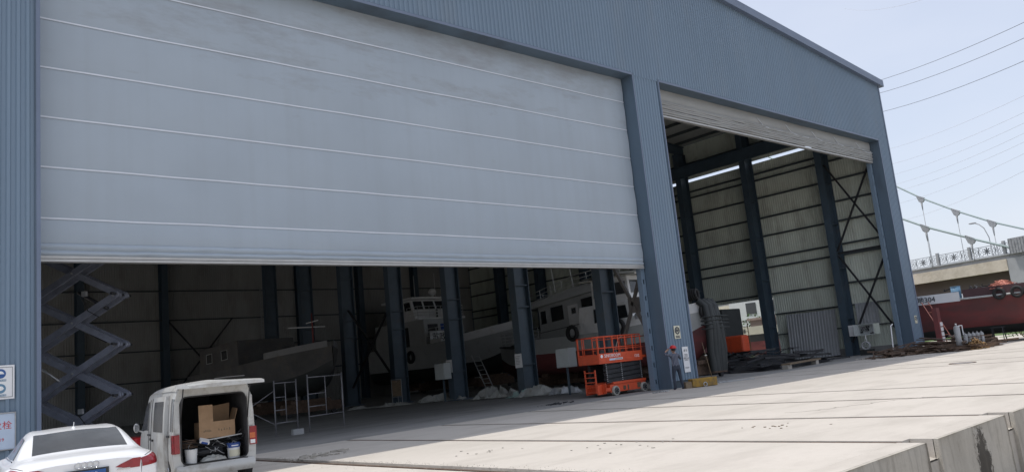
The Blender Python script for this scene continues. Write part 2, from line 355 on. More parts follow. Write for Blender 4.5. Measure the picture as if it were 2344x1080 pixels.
# retaining wall face, sheared panels with broken edges and notches at the rails
g = MB()
def edge_face(x0, x1):
    n = max(4, int((x1-x0)/.12))
    def fn(u, v):
        x = x0+(x1-x0)*u; z = -.004-1.2*v
        q = noise.noise(Vector((x*1.3, z*1.5, 3)))*.035+noise.noise(Vector((x*5, z*5, 7)))*.012
        sp = max(0, noise.noise(Vector((x*3.1, 2.2, 9)))-.15)*.10*max(0, 1-v*10)
        return (x, EDGE-.05-.02*v+q+sp, z-sp*.3)
    g.grid(fn, n, 14, 0, True)
    g.add([(x0, EDGE-.06, -.002), (x1, EDGE-.06, -.002), (x1, EDGE+.02, -.002), (x0, EDGE+.02, -.002)], [(0, 1, 2, 3)])
    for x in (x0, x1): g.add([(x, EDGE-.07, -.003), (x, EDGE+.01, -.003), (x, EDGE+.01, -1.2), (x, EDGE-.09, -1.2)], [(0, 1, 2, 3)])
ex = 6.55
for a_, b_ in NOTCH: edge_face(ex, a_); ex = b_
edge_face(ex, 60)
struct('slab_edge', g, 'edge')
# channel notch sides are real recesses: pale cut blocks below each rail end
g = MB()
for a_, b_ in NOTCH:
    g.grid(lambda u, v: (a_+(b_-a_)*u, EDGE-.03+.37*v, -.27+.025*noise.noise(Vector((u*6, v*5, a_)))), 8, 6)
    g.bx(a_, b_, EDGE-.02, FY-.004, -1.2, -.30)
struct('channel_end', g, 'wallcon')
# mound of spilled mortar against the slab edge
g = MB()
g.grid(lambda u, v: (16+u*14, EDGE-.1-v*2.6, -1.0+.34*(1-v)**2*(.6+.5*noise.noise(Vector((u*9, v*3, 1))))+.03*noise.noise(Vector((u*40, v*20, 5)))), 50, 18)
struct('earth_bank', g, 'dirt')
# rails
for k, r in enumerate(RAILS):
    m_ = MB(); y1 = 62 if k < 7 else 20.8
    y0 = FY-.03
    m_.bx(r-.04, r+.04, y0, y1, -.030, -.006); m_.bx(r-.014, r+.014, y0, y1, -.084, -.030)
    nm = ['first', 'second', 'third', 'fourth', 'fifth', 'sixth', 'seventh', 'eighth', 'ninth'][k]
    single('crane_rail', m_, 'rust', 'rusty steel rail sunk in the concrete, %s one from the parked minivan' % nm, 'rail', (r, EDGE+.33, 0), 'rails set into the concrete yard')
# manhole
t = thing('manhole_cover', 'round dark manhole cover in the sunlit concrete near the right edge', 'manhole', (33.9, 11.7, 0))
MB().cyl((0, 0, .002), (0, 0, .008), .42, n=28).build('cover', 'bridgegrey', t); MB().torus((0, 0, .006), (0, 0, 1), .47, .018, 28, 5).build('ring', 'rust', t)
# ------------------------------------------------------------------ hangar
HX0, HX1, APX = 2.05, 54.95, 28.5
MIDY = [24.88+5.93*k for k in range(7)]
def zroof(x): return 18.12+(.083*(min(x-HX0, HX1-x)))
hg = thing('hangar', 'huge blue-grey corrugated steel boat hangar with two tall door openings', 'hangar', (APX, D, 0))
def ribs(mb, x0, x1, zlo, zhi, y, pitch=.2, dep=.042, axis='x', m=0, off=0.):
    n = int(round((x1-x0)/pitch)); pitch = (x1-x0)/n; P = []
    for i in range(n):
        a = x0+i*pitch
        P += [(a, 0), (a+pitch*.42, 0), (a+pitch*.56, 1), (a+pitch*.86, 1)]
    P.append((x1, 0)); k = len(mb.v)
    for (a, d) in P:
        zl = zlo(a) if callable(zlo) else zlo; zh = zhi(a) if callable(zhi) else zhi
        for z in (zl, zh): mb.v.append(Vector((a, y-d*dep, z)) if axis == 'x' else Vector((y-d*dep, a, z)))
    for i in range(len(P)-1): mb.f.append([k+2*i, k+2*i+2, k+2*i+3, k+2*i+1]); mb.m.append(m); mb.sm.append(False)
b = MB()
zt = lambda x: zroof(x)-.02
ribs(b, HX0, 4.25, .3, ZL, D); ribs(b, 27.65, 29.6, .3, ZL, D); ribs(b, 53.33, HX1, .3, ZL, D); ribs(b, HX0, HX1, ZL, zt, D)
b.build('front_cladding', 'facade', hg, True)
b = MB()     # reveals, soffits and corner flashings of the two openings
for (xa, xb) in ((4.25, 27.65), (29.6, 53.33)):
    b.bx(xa-.12, xa, D-.046, D+.62, 0.0, ZL); b.bx(xb, xb+.12, D-.046, D+.62, 0.0, ZL)
    b.bx(xa-.12, xb+.12, D-.048, D+.62, ZL, ZL+.12)
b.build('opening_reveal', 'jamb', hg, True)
b = MB()
for (xa, xb) in ((2.2, 4.1), (27.8, 29.45), (53.5, 54.8)): b.bx(xa, xb, D+.06, D+.95, 0, ZL)
b.bx(HX0+.1, HX1-.1, D+.06, D+.2, ZL+.12, 18.05)
b.build('gable_frame', 'steel', hg, True)
b = MB()
for (xa, xb) in ((4.16, 4.25), (27.65, 27.71), (29.53, 29.6), (53.33, 53.4)):
    b.bx(xa, xb, D-.060, D-.047, .3, ZL)
for (xa, xb) in ((4.25, 27.65), (29.6, 53.33)): b.bx(xa, xb, D-.062, D-.049, ZL-.0, ZL+.1)
b.bx(HX1-.12, HX1+.02, D-.062, D-.043, .3, 18.1)
b.build('corner_flashing', 'trim', hg, True)
b = MB()     # gable fascia
for xa, xb in ((HX0-.3, APX), (APX, HX1+.3)):
    za, zb = zroof(xa), zroof(xb)
    b.poly([(xa, D-.3, za-.12), (xb, D-.3, zb-.12), (xb, D-.3, zb+.33), (xa, D-.3, za+.33)], (0, .12, 0))
    b.poly([(xa, D-.18, za-.12), (xb, D-.18, zb-.12), (xb, D-.18, zb-.06), (xa, D-.18, za-.06)], (0, .2, 0))
b.build('gable_fascia', 'trim', hg, True)
b = MB()     # roof
for xa, xb in ((HX0-.25, APX), (APX, HX1+.25)):
    za, zb = zroof(xa), zroof(xb)
    b.poly([(xa, D-.17, za+.16), (xb, D-.17, zb+.16), (xb, D-.17, zb+.24), (xa, D-.17, za+.24)], (0, 46.4, 0))
b.build('roof', 'roofin', hg, True)
b = MB(); b.bx(54.78, 54.92, D+.02, 31.2, .3, 15.1); b.bx(54.78, 54.92, 38.4, 67, .3, 15.1); b.bx(54.78, 54.92, 31.2, 38.4, 4.72, 15.1)
b.bx(54.78, 54.92, D+.02, 67, 15.36, 16.2); b.bx(54.78, 54.92, D+.02, 67, 16.25, 18.25)
b.bx(54.93, 54.95, D+.02, 31.2, .3, 15.1); b.build('right_wall', ['facade'], hg, True)
b = MB()
for (ya, yb, za, zb) in ((21.3, 31.2, .3, 15.1), (31.2, 38.4, 4.72, 15.1), (38.4, 66.9, .3, 15.1), (21.3, 66.9, 15.36, 16.2), (21.3, 66.9, 16.25, 18.2)):
    ribs(b, ya, yb, za, zb, 54.76, .18, .03, 'y')
b.build('right_wall_lining', 'inner', hg, True)
b = MB(); b.bx(HX0, HX0+.12, D+.02, 27, 0, 18.2); b.bx(HX0, HX0+.12, 27, 66, 4.72, 15.1); b.bx(HX0, HX0+.12, 27, 66, 15.4, 18.2); b.bx(HX0, HX0+.12, 66, 67, 0, 18.2); b.bx(HX0, 55, 67, 67.12, 0, zroof(HX0));  # unseen left wall: low opening and eaves slot added to let bounce light in
b.poly([(HX0, 67, 18.1), (HX1, 67, 18.1), (APX, 67, zroof(APX)+.1)], (0, .1, 0)); b.build('rear_wall', 'facade', hg, True)
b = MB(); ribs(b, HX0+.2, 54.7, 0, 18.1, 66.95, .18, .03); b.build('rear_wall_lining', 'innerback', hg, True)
b = MB(); b.bx(54.5, 54.9, D+.2, 31.2, 0, .5); b.bx(54.5, 54.9, 38.4, 67, 0, .5); b.build('plinth_wall', 'floor', hg, True)
# columns
def hcol(x, y, z0, z1, bx_, by_, along='x'):
    c = MB(); t_ = .04
    if along == 'x':
        c.bx(x-bx_/2, x-bx_/2+t_, y-by_/2, y+by_/2, z0, z1); c.bx(x+bx_/2-t_, x+bx_/2, y-by_/2, y+by_/2, z0, z1); c.bx(x-bx_/2+t_, x+bx_/2-t_, y-.02, y+.02, z0, z1)
    else:
        c.bx(x-bx_/2, x+bx_/2, y-by_/2, y-by_/2+t_, z0, z1); c.bx(x-bx_/2, x+bx_/2, y+by_/2-t_, y+by_/2, z0, z1); c.bx(x-.02, x+.02, y-by_/2+t_, y+by_/2-t_, z0, z1)
    return c
for k, y in enumerate(MIDY):
    c = hcol(28.5, y, 0, 18.5, 1.0, .5)
    for z in (1.6, 4.6, 5.75, 8.7, 11.7): c.bx(28.05, 28.95, y-.2, y+.2, z, z+.05)
    c.bx(27.8, 29.2, y-.4, y+.4, 0, .06)
    c.build('column', 'steel', hg, True)
RY = [25.4+5.95*k for k in range(7)]
for k, y in enumerate(RY):
    c = hcol(53.95, y, 0, 17.4, 1.1, .5)
    for z in (2.5, 6.0, 9.1, 12.0): c.bx(53.45, 54.5, y-.21, y+.21, z, z+.05)
    c.build('column', 'steel', hg, True)
for x in (10, 16, 22.2, 34.2, 40.5, 47): hcol(x, 66.5, 0, 18.2, .5, .8, 'y').build('column', 'steel', hg, True)
# crane beams and rafters
for x in (53.2, 29.4, 27.6):
    b = MB(); b.bx(x-.25, x+.25, D+1.5, 66.6, 16.06, 16.1); b.bx(x-.03, x+.03, D+1.5, 66.6, 15.26, 16.06); b.bx(x-.1, x+.1, D+1.5, 66.6, 15.22, 15.26)
    b.build('crane_beam', 'steel', hg, True)
for y in RY+[61.2]:
    b = MB()
    for xa, xb in ((HX0+.3, APX), (APX, HX1-.3)):
        za, zb = zroof(xa), zroof(xb)
        b.poly([(xa, y-.02, za-.95), (xb, y-.02, zb-.75), (xb, y-.02, zb-.1), (xa, y-.02, za-.1)], (0, .04, 0))
        b.beam((xa, y, za-.95), (xb, y, zb-.75), .35, .03); b.beam((xa, y, za-.08), (xb, y, zb-.08), .35, .03)
    b.build('rafter', 'steel', hg, True)
for i in range(26):
    x = HX0+1.2+i*2.02; z = zroof(x)+.04
    b = MB(); b.bx(x-.035, x+.035, D+.3, 66.8, z-.12, z+.10); b.build('purlin', 'girt', hg, True)
for z in (5.0, 7.0, 7.75, 9.4, 10.8, 12.35, 13.75, 14.25, 16.6):
    b = MB()
    b.bx(54.52, 54.7, D+.3, 66.8, z-.06, z+.06); b.build('girt', 'girt', hg, True)
b = MB(); b.bx(54.52, 54.7, D+.3, 31.1, 3.4, 3.5); b.bx(54.52, 54.7, D+.3, 31.1, 1.9, 1.98); b.build('girt', 'girt', hg, True)
for z in (3.2, 5.6, 8, 10.4, 12.8, 15.2):
    MB().bx(HX0+.3, 54.6, 66.7, 66.86, z-.05, z+.05).build('girt', 'girt', hg, True)
def brace(p, q, w=.11): MB().beam(p, q, w, w).build('cross_brace', 'darksteel', hg, True)
brace((53.75, 25.2, 13.4), (53.75, 21.8, 7.2)); brace((53.75, 21.8, 13.2), (53.75, 25.2, 7.2)); brace((53.8, 21.8, 7.05), (53.8, 25.2, 7.05), .14)
brace((53.75, 25.2, 6.9), (53.75, 21.8, .9)); brace((53.75, 21.8, 6.9), (53.75, 25.2, .9))
MIDB = [((28.5, 24.6, 6.6), (28.5, 21.9, 1.15)), ((28.5, 21.9, 6.6), (28.5, 24.6, 1.15))]
M['bracegrey'] = mat('brace_grey', (.16, .15, .14), .6, .1, .2, 3)
for p, q in MIDB: MB().beam(p, q, .13, .13).build('cross_brace', 'bracegrey', hg, True)
MB().bx(28.46, 28.54, 22.85, 23.5, 3.45, 4.15).build('gusset', 'bracegrey', hg, True)
brace((28.5, 42.9, 6.5), (28.5, 48.4, 1.2)); brace((28.5, 48.4, 6.5), (28.5, 42.9, 1.2))
brace((22.4, 66.4, 8), (27.8, 66.4, 1.5)); brace((27.8, 66.4, 8), (22.4, 66.4, 1.5))
# slotted guide tracks beside the curtains
for gx, sg in ((27.52, -1), (53.18, -1), (29.74, 1)):
    b = MB(); x0, x1 = gx-.13, gx+.13; yy = D+.64
    b.bx(x0, x0+.08, yy, yy+.03, 0, ZL); b.bx(x1-.08, x1, yy, yy+.03, 0, ZL)
    z = .25
    while z < ZL-.5:
        b.bx(x0+.08, x1-.08, yy, yy+.03, z+.2, z+.72); z += .72
    b.bx(x0+.08, x1-.08, yy, yy+.03, 0, .25)
    b.bx(x0, x0+.03, yy+.03, yy+.25, 0, ZL); b.bx(x1-.03, x1, yy+.03, yy+.25, 0, ZL)
    b.bx(x0+.03, x1-.03, yy+.14, yy+.16, 0, ZL)
    b.build('guide_track', ['facade'], hg, True)
def curtain_material():
    m = M['curtain']; t = m.node_tree; n = t.nodes; l = t.links; b = n['Principled BSDF']
    src = b.inputs['Base Color'].links[0].from_socket
    tc = n.new('ShaderNodeTexCoord'); sp = n.new('ShaderNodeSeparateXYZ'); l.new(tc.outputs['Object'], sp.inputs[0])
    mp = n.new('ShaderNodeMapping'); mp.inputs['Scale'].default_value = (.45, 1, 1.6); l.new(tc.outputs['Object'], mp.inputs[0])
    nz = n.new('ShaderNodeTexNoise'); nz.inputs['Scale'].default_value = .9; nz.inputs['Detail'].default_value = 9; nz.inputs['Roughness'].default_value = .7; l.new(mp.outputs[0], nz.inputs['Vector'])
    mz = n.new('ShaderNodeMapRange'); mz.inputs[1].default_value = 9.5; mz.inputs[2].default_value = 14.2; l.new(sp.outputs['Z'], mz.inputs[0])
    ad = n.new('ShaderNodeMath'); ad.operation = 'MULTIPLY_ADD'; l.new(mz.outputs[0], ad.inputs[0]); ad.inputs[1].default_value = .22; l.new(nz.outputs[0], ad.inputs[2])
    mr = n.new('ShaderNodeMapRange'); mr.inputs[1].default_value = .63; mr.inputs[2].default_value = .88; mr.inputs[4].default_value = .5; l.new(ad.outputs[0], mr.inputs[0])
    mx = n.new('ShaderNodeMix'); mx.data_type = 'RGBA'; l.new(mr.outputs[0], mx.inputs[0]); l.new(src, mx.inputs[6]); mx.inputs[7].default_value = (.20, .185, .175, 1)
    mp3 = n.new('ShaderNodeMapping'); mp3.inputs['Scale'].default_value = (3.0, 1, .10); l.new(tc.outputs['Object'], mp3.inputs[0])
    n4 = n.new('ShaderNodeTexNoise'); n4.inputs['Scale'].default_value = 1.0; n4.inputs['Detail'].default_value = 6; l.new(mp3.outputs[0], n4.inputs['Vector'])
    m4 = n.new('ShaderNodeMapRange'); m4.inputs[1].default_value = .45; m4.inputs[2].default_value = .75; m4.inputs[4].default_value = .12; l.new(n4.outputs[0], m4.inputs[0])
    mx2 = n.new('ShaderNodeMix'); mx2.data_type = 'RGBA'; l.new(m4.outputs[0], mx2.inputs[0]); l.new(mx.outputs[2], mx2.inputs[6]); mx2.inputs[7].default_value = (.24, .25, .265, 1)
    l.new(mx2.outputs[2], b.inputs['Base Color'])
curtain_material()
# left fabric door
SE = [6.33, 7.63, 8.93, 10.24, 11.55, 12.86]
YC = D+.60
def crease(x, z): return .02*noise.noise(Vector((x*.35, z*.25, 1)))+.012*noise.noise(Vector((x*1.4, z*.5, 4)))*min(1, .35+max(0, x-22)/4)
b = MB(); lv = [5.62]+SE+[14.05]
for a, c in zip(lv[:-1], lv[1:]):
    b.grid(lambda u, v: (4.2+23.4*u, YC+crease(4.2+23.4*u, a+(c-a)*v)+.035*math.sin(math.pi*v)*-1, a+(c-a)*v), 120, 6)
dr = b.build('fabric_door', 'curtain', hg, True)
b = MB()
for z in SE:
    b.grid(lambda u, v: (4.2+23.4*u, YC-.022+crease(4.2+23.4*u, z), z-.024+.046*v+.012*noise.noise(Vector((u*14, z, 2)))), 80, 1)
b.build('door_batten', 'batten', dr, True)
b = MB()
def fold(z0, z1, bulge, ph):
    b.grid(lambda u, v: (4.22+23.3*u, YC-.03-bulge*math.sin(math.pi*v)-.014*noise.noise(Vector((u*60, v*2, ph))), z0+(z1-z0)*v+.012*noise.noise(Vector((u*30, 0, ph)))), 160, 6)
fold(5.52, 5.70, .05, 1); fold(5.38, 5.53, .06, 2)
b.build('door_fold', 'curtain', dr, True)
b = MB(); b.bx(4.25, 27.5, YC-.1, YC+.12, 5.235, 5.30); b.bx(4.25, 27.5, YC-.09, YC+.1, 5.315, 5.37); b.bx(4.25, 27.5, YC-.07, YC+.08, 5.37, 5.39)
b.build('bottom_rail', 'alu', dr, True)
# right fabric door, raised and gathered
b = MB()
def sag(u): return .10*math.sin(math.pi*u)+.03*noise.noise(Vector((u*9, 0, 0)))
b.grid(lambda u, v: (29.66+23.6*u, YC+.02*noise.noise(Vector((u*14, v*2, 2)))-.05*math.sin(math.pi*v), 14.02-.62*v-sag(u)*.3*v), 110, 6)
dr2 = b.build('fabric_door', 'curtain2', hg, True)
b = MB(); zz = 13.38
for i in range(7):
    h = .10
    b.grid(lambda u, v: (29.68+23.55*u, YC-.08-.045*math.sin(math.pi*v)-.02*noise.noise(Vector((u*40, v, i*3.1)))-.02*(i % 2), zz-h*v-.02*noise.noise(Vector((u*18, i*2.2, 0)))-(.10*max(0, noise.noise(Vector((u*3, i*.7, 5)))) if i < 2 else 0)), 130, 5)
    zz -= h
b.build('door_fold', 'curtain2', dr2, True)
b = MB(); b.bx(29.75, 53.2, YC-.11, YC+.1, 12.55, 12.63); b.build('bottom_rail', 'alu', dr2, True)
b = MB()
for u0 in (.42, .55, .68, .8, .93):
    x = 29.66+23.6*u0; b.tube([(x-.5, YC-.09, 13.72), (x, YC-.10, 13.35), (x+.9, YC-.12, 13.22), (x+2.0, YC-.13, 13.25)], .018, 5)
b.build('lift_strap', 'batten', dr2, True)
# ------------------------------------------------------------------ vehicles
def wheel(parent, x, y, z, r, wd, sgn=1):
    b = MB(); b.cyl((x-wd/2, y, z), (x+wd/2, y, z), r, n=28); o = b.build('wheel', 'black', parent, bevel=.02)
    b = MB(); b.cyl((x+sgn*(wd/2-.01), y, z), (x+sgn*(wd/2+.012), y, z), r*.66, r*.6, 20)
    for k in range(10):
        a = 2*math.pi*k/10; b.beam((x+sgn*(wd/2+.015), y, z), (x+sgn*(wd/2+.015), y+math.cos(a)*r*.6, z+math.sin(a)*r*.6), .03, .02)
    b.build('rim', 'chrome', o); return o
VR = -R(8)
# --- saloon car
car = thing('saloon_car', 'white saloon car seen from behind at the bottom left, four-ring badge on its boot', 'car', (2.93, 11.9, 0), VR)
def prof(y, zb, w, zs, xb, zbelt, xr, zr, zt, bulge=0):
    return [(0, y, zb), (.74*w, y, zb), (.95*w, y, zb+.12), (w, y, (zb+zs)*.52), (.995*w, y, zs-.02), (xb, y+bulge, zbelt), (xr, y+bulge, zr), (xr*.62, y+bulge, zr+(zt-zr)*.72), (0, y+bulge, zt)]
ST = [prof(-.03, .42, .66, .90, .56, .925, .42, .945, .955), prof(.02, .34, .78, .91, .66, .955, .50, .985, 1.0), prof(.12, .26, .86, .915, .71, .98, .56, 1.015, 1.035), prof(.30, .22, .90, .92, .78, .99, .64, 1.035, 1.055),
      prof(.60, .20, .915, .93, .80, 1.0, .66, 1.055, 1.09), prof(1.0, .20, .92, .94, .805, 1.0, .63, 1.20, 1.245), prof(1.45, .20, .92, .95, .805, 1.0, .60, 1.31, 1.365), prof(2.2, .20, .92, .95, .81, .98, .585, 1.34, 1.395),
      prof(2.95, .20, .92, .95, .81, .98, .57, 1.29, 1.345), prof(3.65, .20, .92, .92, .80, .97, .70, .99, 1.03), prof(4.3, .22, .90, .82, .76, .88, .62, .90, .93), prof(4.68, .28, .80, .66, .64, .73, .5, .75, .78), prof(4.76, .36, .66, .56, .5, .62, .36, .64, .66)]
cs = Surf(ST)
b = MB()
for mir in (False, True): cs.patch(b, [(0, 0), (12, 0), (12, 8), (0, 8)], 0, mir, 72, 36)
for y0, st in ((0, ST[0]), (1, ST[-1])):
    ring = [Vector(p) for p in st]; ring += [Vector((-p.x, p.y, p.z)) for p in ring[::-1]]
    b.add(ring, [tuple(range(len(ring)))])
body = b.build('body', 'carwhite', car, merge=True)
b = MB()
for mir in (False, True): cs.patch(b, [(4.12, 6.35), (5.82, 6.35), (5.82, 8), (4.12, 8)], .004, mir, 14, 10)
b.build('rear_window', 'glassgrey', car, merge=True)
b = MB()
for mir in (False, True): cs.patch(b, [(8.15, 6.2), (8.85, 6.2), (8.85, 8), (8.15, 8)], .004, mir, 8, 8)
b.build('windscreen', 'glass', car, merge=True)
for mir in (False, True):
    b = MB(); cs.patch(b, [(5.25, 5.15), (7.05, 5.1), (7.05, 5.85), (6.0, 5.85)], .005, mir, 12, 6); b.build('side_window', 'glass', car)
    b = MB(); cs.patch(b, [(7.12, 5.1), (8.75, 5.15), (8.0, 5.85), (7.12, 5.85)], .005, mir, 12, 6); b.build('side_window', 'glass', car)
    b = MB(); cs.strip(b, [(5.2+.2*i, 5.06) for i in range(19)], .009, .006, mir); b.build('window_trim', 'chrome', car)
    b = MB(); sx = -1 if mir else 1
    b.poly([(sx*.34, -.036, .835), (sx*.50, -.036, .80), (sx*.64, -.036, .80), (sx*.655, -.036, .925), (sx*.56, -.036, .925), (sx*.40, -.036, .865)], (0, .01, 0))
    cs.patch(b, [(0.05, 3.55), (3.0, 3.75), (2.7, 4.45), (0.05, 4.35)], .006, mir, 16, 6)
    b.build('tail_light', 'taillight', car)
    b = MB(); cs.strip(b, [(1.0+.1*i, 4.62) for i in range(25)], .004, .002, mir); b.build('boot_seam', 'blackpl', car)
    wheel(car, sx*.80, .95, .33, .33, .22, sx); wheel(car, sx*.80, 3.75, .33, .33, .22, sx)
b = MB()
for i in range(4): b.torus((-.105+.07*i, -.045, .915), (0, 1, 0), .038, .0065, 20, 6)
b.build('ring_badge', 'chrome', car)
pl = MB(); pl.bx(-.22, .22, -.075, -.06, .70, .84); plo = pl.build('number_plate', 'plate', car)
text('1ME9', .115, 'cleanwhite', plo, (0, -.077, .77), (R(90), 0, 0), 'plate_lettering')
b = MB(); b.bx(-.26, .26, -.06, -.03, .68, .86); b.build('plate_recess', 'blackpl', car)
b = MB(); b.sphere((0, 1.62, 1.37), .03, .09, .035, z0=0.); b.beam((0, 1.62, 1.39), (0, 1.56, 1.46), .008, .008); b.build('aerial', 'carwhite', car)
b = MB(); b.bx(-.72, .72, -.05, .02, .30, .45); b.build('bumper', 'blackpl', car, bevel=.02)
b = MB(); b.bx(.36, .52, -.045, -.035, .795, .81); b.build('chrome_badge', 'chrome', car)
# --- minivan
van = thing('minivan', 'grimy white minivan with its tailgate up and rear packed with tools', 'van', (5.94, 15.2, 0), VR)
def vp_(y, zb, w, zbelt, xm, zm, xg, zg, xt, zt, zc):
    return [(0, y, zb), (.88*w, y, zb), (.98*w, y, zb+.16), (w, y, zbelt*.72), (.985*w, y, zbelt), (xm, y, zm), (xg, y, zg), (xt, y, zt), (0, y, zc)]
VS = [vp_(0, .28, .75, 1.0, .715, 1.42, .655, 1.74, .52, 1.84, 1.87), vp_(.25, .26, .755, 1.0, .72, 1.42, .665, 1.77, .54, 1.90, 1.95), vp_(1.5, .26, .76, 1.0, .72, 1.42, .665, 1.77, .54, 1.90, 1.96), vp_(2.3, .26, .76, 1.0, .72, 1.42, .66, 1.76, .53, 1.87, 1.92),
      vp_(2.85, .26, .755, 1.0, .71, 1.40, .64, 1.70, .50, 1.78, 1.82), vp_(3.3, .28, .75, .98, .70, 1.22, .64, 1.36, .5, 1.42, 1.46), vp_(3.62, .30, .72, .86, .66, .95, .6, 1.0, .5, 1.04, 1.07), vp_(3.8, .36, .60, .70, .52, .80, .5, .84, .4, .86, .88)]
vs = Surf(VS)
b = MB()
for mir in (False, True): vs.patch(b, [(0, 0), (7, 0), (7, 8), (0, 8)], 0, mir, 56, 32)
ring = [Vector(p) for p in VS[-1]]; ring += [Vector((-p.x, p.y, p.z)) for p in ring[::-1]]; b.add(ring, [tuple(range(len(ring)))])
# rear frame round the load opening
outer = [vs.ev(0, v) for v in [8-i*8/24 for i in range(25)]]
outer = outer+[Vector((-p.x, p.y, p.z)) for p in outer[::-1]]
def inner_pt(p):
    x = max(-.60, min(.60, p.x*.86)); z = max(.44, min(1.665, p.z))
    r = .12
    for sx in (-1, 1):
        for (zc, sz) in ((1.665-r, 1), (.44+r, -1)):
            xc = sx*(.60-r)
            if (x-xc)*sx > 0 and (z-zc)*sz > 0:
                d = Vector((x-xc, 0, z-zc)); d = d.normalized()*min(d.length, r); x, z = xc+d.x, zc+d.z
    return Vector((x, .02, z))
inn = [inner_pt(p) for p in outer]; n = len(outer)
b.add(outer+inn, [(i, (i+1) % n, n+(i+1) % n, n+i) for i in range(n)], 0, False)
b.build('body', 'vanwhite', van, merge=True)
b = MB()
b.grid(lambda u, v: (-.62+1.24*u, .03+3.0*v, .44), 2, 2); b.grid(lambda u, v: (-.62+1.24*u, .03+3.0*v, 1.68), 2, 2)
for sx in (-1, 1): b.grid(lambda u, v: (sx*.62, .03+3.0*v, .44+1.24*u), 2, 2)
b.grid(lambda u, v: (-.62+1.24*u, 3.0, .44+1.24*v), 2, 2); b.build('load_bay_lining', 'inside', van)
b = MB(); b.tube([p+Vector((0, -.006, 0)) for p in inn], .014, 6, True); b.build('door_seal', 'blackpl', van)
for mir in (False, True):
    sx = -1 if mir else 1
    for us in ((.12, 4.18, 1.0, 5.62), (1.72, 4.18, 2.5, 5.62)):
        if mir and us[0] > 1: continue
        b = MB(); vs.patch(b, [(us[0], us[1]), (us[2], us[1]), (us[2], us[3]), (us[0]+.08, us[3])], .004, mir, 8, 6); b.build('side_window', 'glassgrey', van)
    b = MB(); vs.patch(b, [(3.25, 4.15), (5.0, 4.15), (4.35, 5.55), (3.3, 5.6)], .004, mir, 10, 6); b.build('side_window', 'glassgrey', van)
    b = MB(); vs.strip(b, [(.05+.25*i, 6.12) for i in range(18)], .012, .006, mir); b.build('roof_gutter', 'vanwhite', van)
    b = MB(); vs.strip(b, [(3.12, 1.5+.35*i) for i in range(13)], .007, .002, mir); b.build('door_seam', 'blackpl', van)
    # lamps wrap the rear corner
    b = MB(); b.bx(sx*.63, sx*.735, -.03, .0, .66, 1.0); b.bx(sx*.735, sx*.765, -.03, .10, .66, 1.0)
    if sx > 0: b.bx(.63, .735, -.034, -.03, .78, .88, 1); b.bx(.64, .73, -.034, -.03, .68, .75, 2)
    b.build('tail_light', ['taillight', 'amber', 'cleanwhite'], van, bevel=.012)
    wheel(van, sx*.67, .55, .29, .29, .17, sx); wheel(van, sx*.67, 2.95, .29, .29, .17, sx)
    b = MB(); b.bx(sx*.62, sx*.71, -.012, .0, 1.02, 1.6); b.build('rear_pillar_trim', 'vanwhite', van, bevel=.01)
b = MB(); vs.patch(b, [(4.05, 7.0), (5.8, 7.0), (5.8, 8), (4.05, 8)], .004, False); vs.patch(b, [(4.05, 7.0), (5.8, 7.0), (5.8, 8), (4.05, 8)], .004, True); b.build('windscreen', 'glass', van)
# sliding door, run back along the left side and standing off the body
b = MB()
def sd_fn(u, v): p = vs.ev(1.18+1.0*u, 1.35+4.45*v); q = vs.nrm(1.18+u, 1.35+4.45*v); return Vector((-p.x-.075, p.y, p.z))
b.grid(sd_fn, 10, 14)
for uu in (0, 1): b.grid(lambda u, v: Vector((sd_fn(uu, v).x+.07*u, sd_fn(uu, v).y, sd_fn(uu, v).z)), 1, 10)
sdr = b.build('sliding_door', 'vanwhite', van)
b = MB(); b.grid(lambda u, v: sd_fn(.12+.68*u, .63+.31*v)+Vector((-.005, 0, 0)), 6, 6); b.build('door_window', 'glassgrey', sdr)
b = MB(); p = sd_fn(.8, .52); b.beam(p+Vector((-.02, -.07, 0)), p+Vector((-.02, .07, 0)), .02, .04); b.build('door_handle', 'blackpl', sdr)
b = MB(); vs.patch(b, [(2.12, 1.4), (2.85, 1.4), (2.85, 5.75), (2.12, 5.75)], .003, True, 4, 12); b.build('door_gap_shade', 'blackpl', van)  # black patch on the closed body paints the shade of the open doorway
b = MB(); b.beam((-.775, .2, .98), (-.775, 2.4, .98), .015, .04); b.build('door_rail', 'blackpl', van)
b = MB(); b.grid(lambda u, v: (-.70+1.40*u, -.02-.07*math.sin(math.pi*v)-.03*math.sin(math.pi*u), .22+.21*v), 18, 8); b.bx(-.69, .69, -.03, .1, .22, .42)
b.build('rear_bumper', 'vanwhite', van)
b = MB(); b.bx(-.58, .58, -.035, -.01, .425, .445); b.build('bumper_step', 'blackpl', van)
b = MB(); b.sphere((-.87, 3.12, 1.12), .06, .05, .10); b.beam((-.74, 3.1, 1.02), (-.86, 3.12, 1.08), .03, .03); b.build('wing_mirror', 'vanwhite', van)
b = MB(); b.grid(lambda u, v: (-.87+.09*(u-.5), 3.065, 1.12+.14*(v-.5)), 1, 1); b.build('mirror_glass', 'chrome', van)
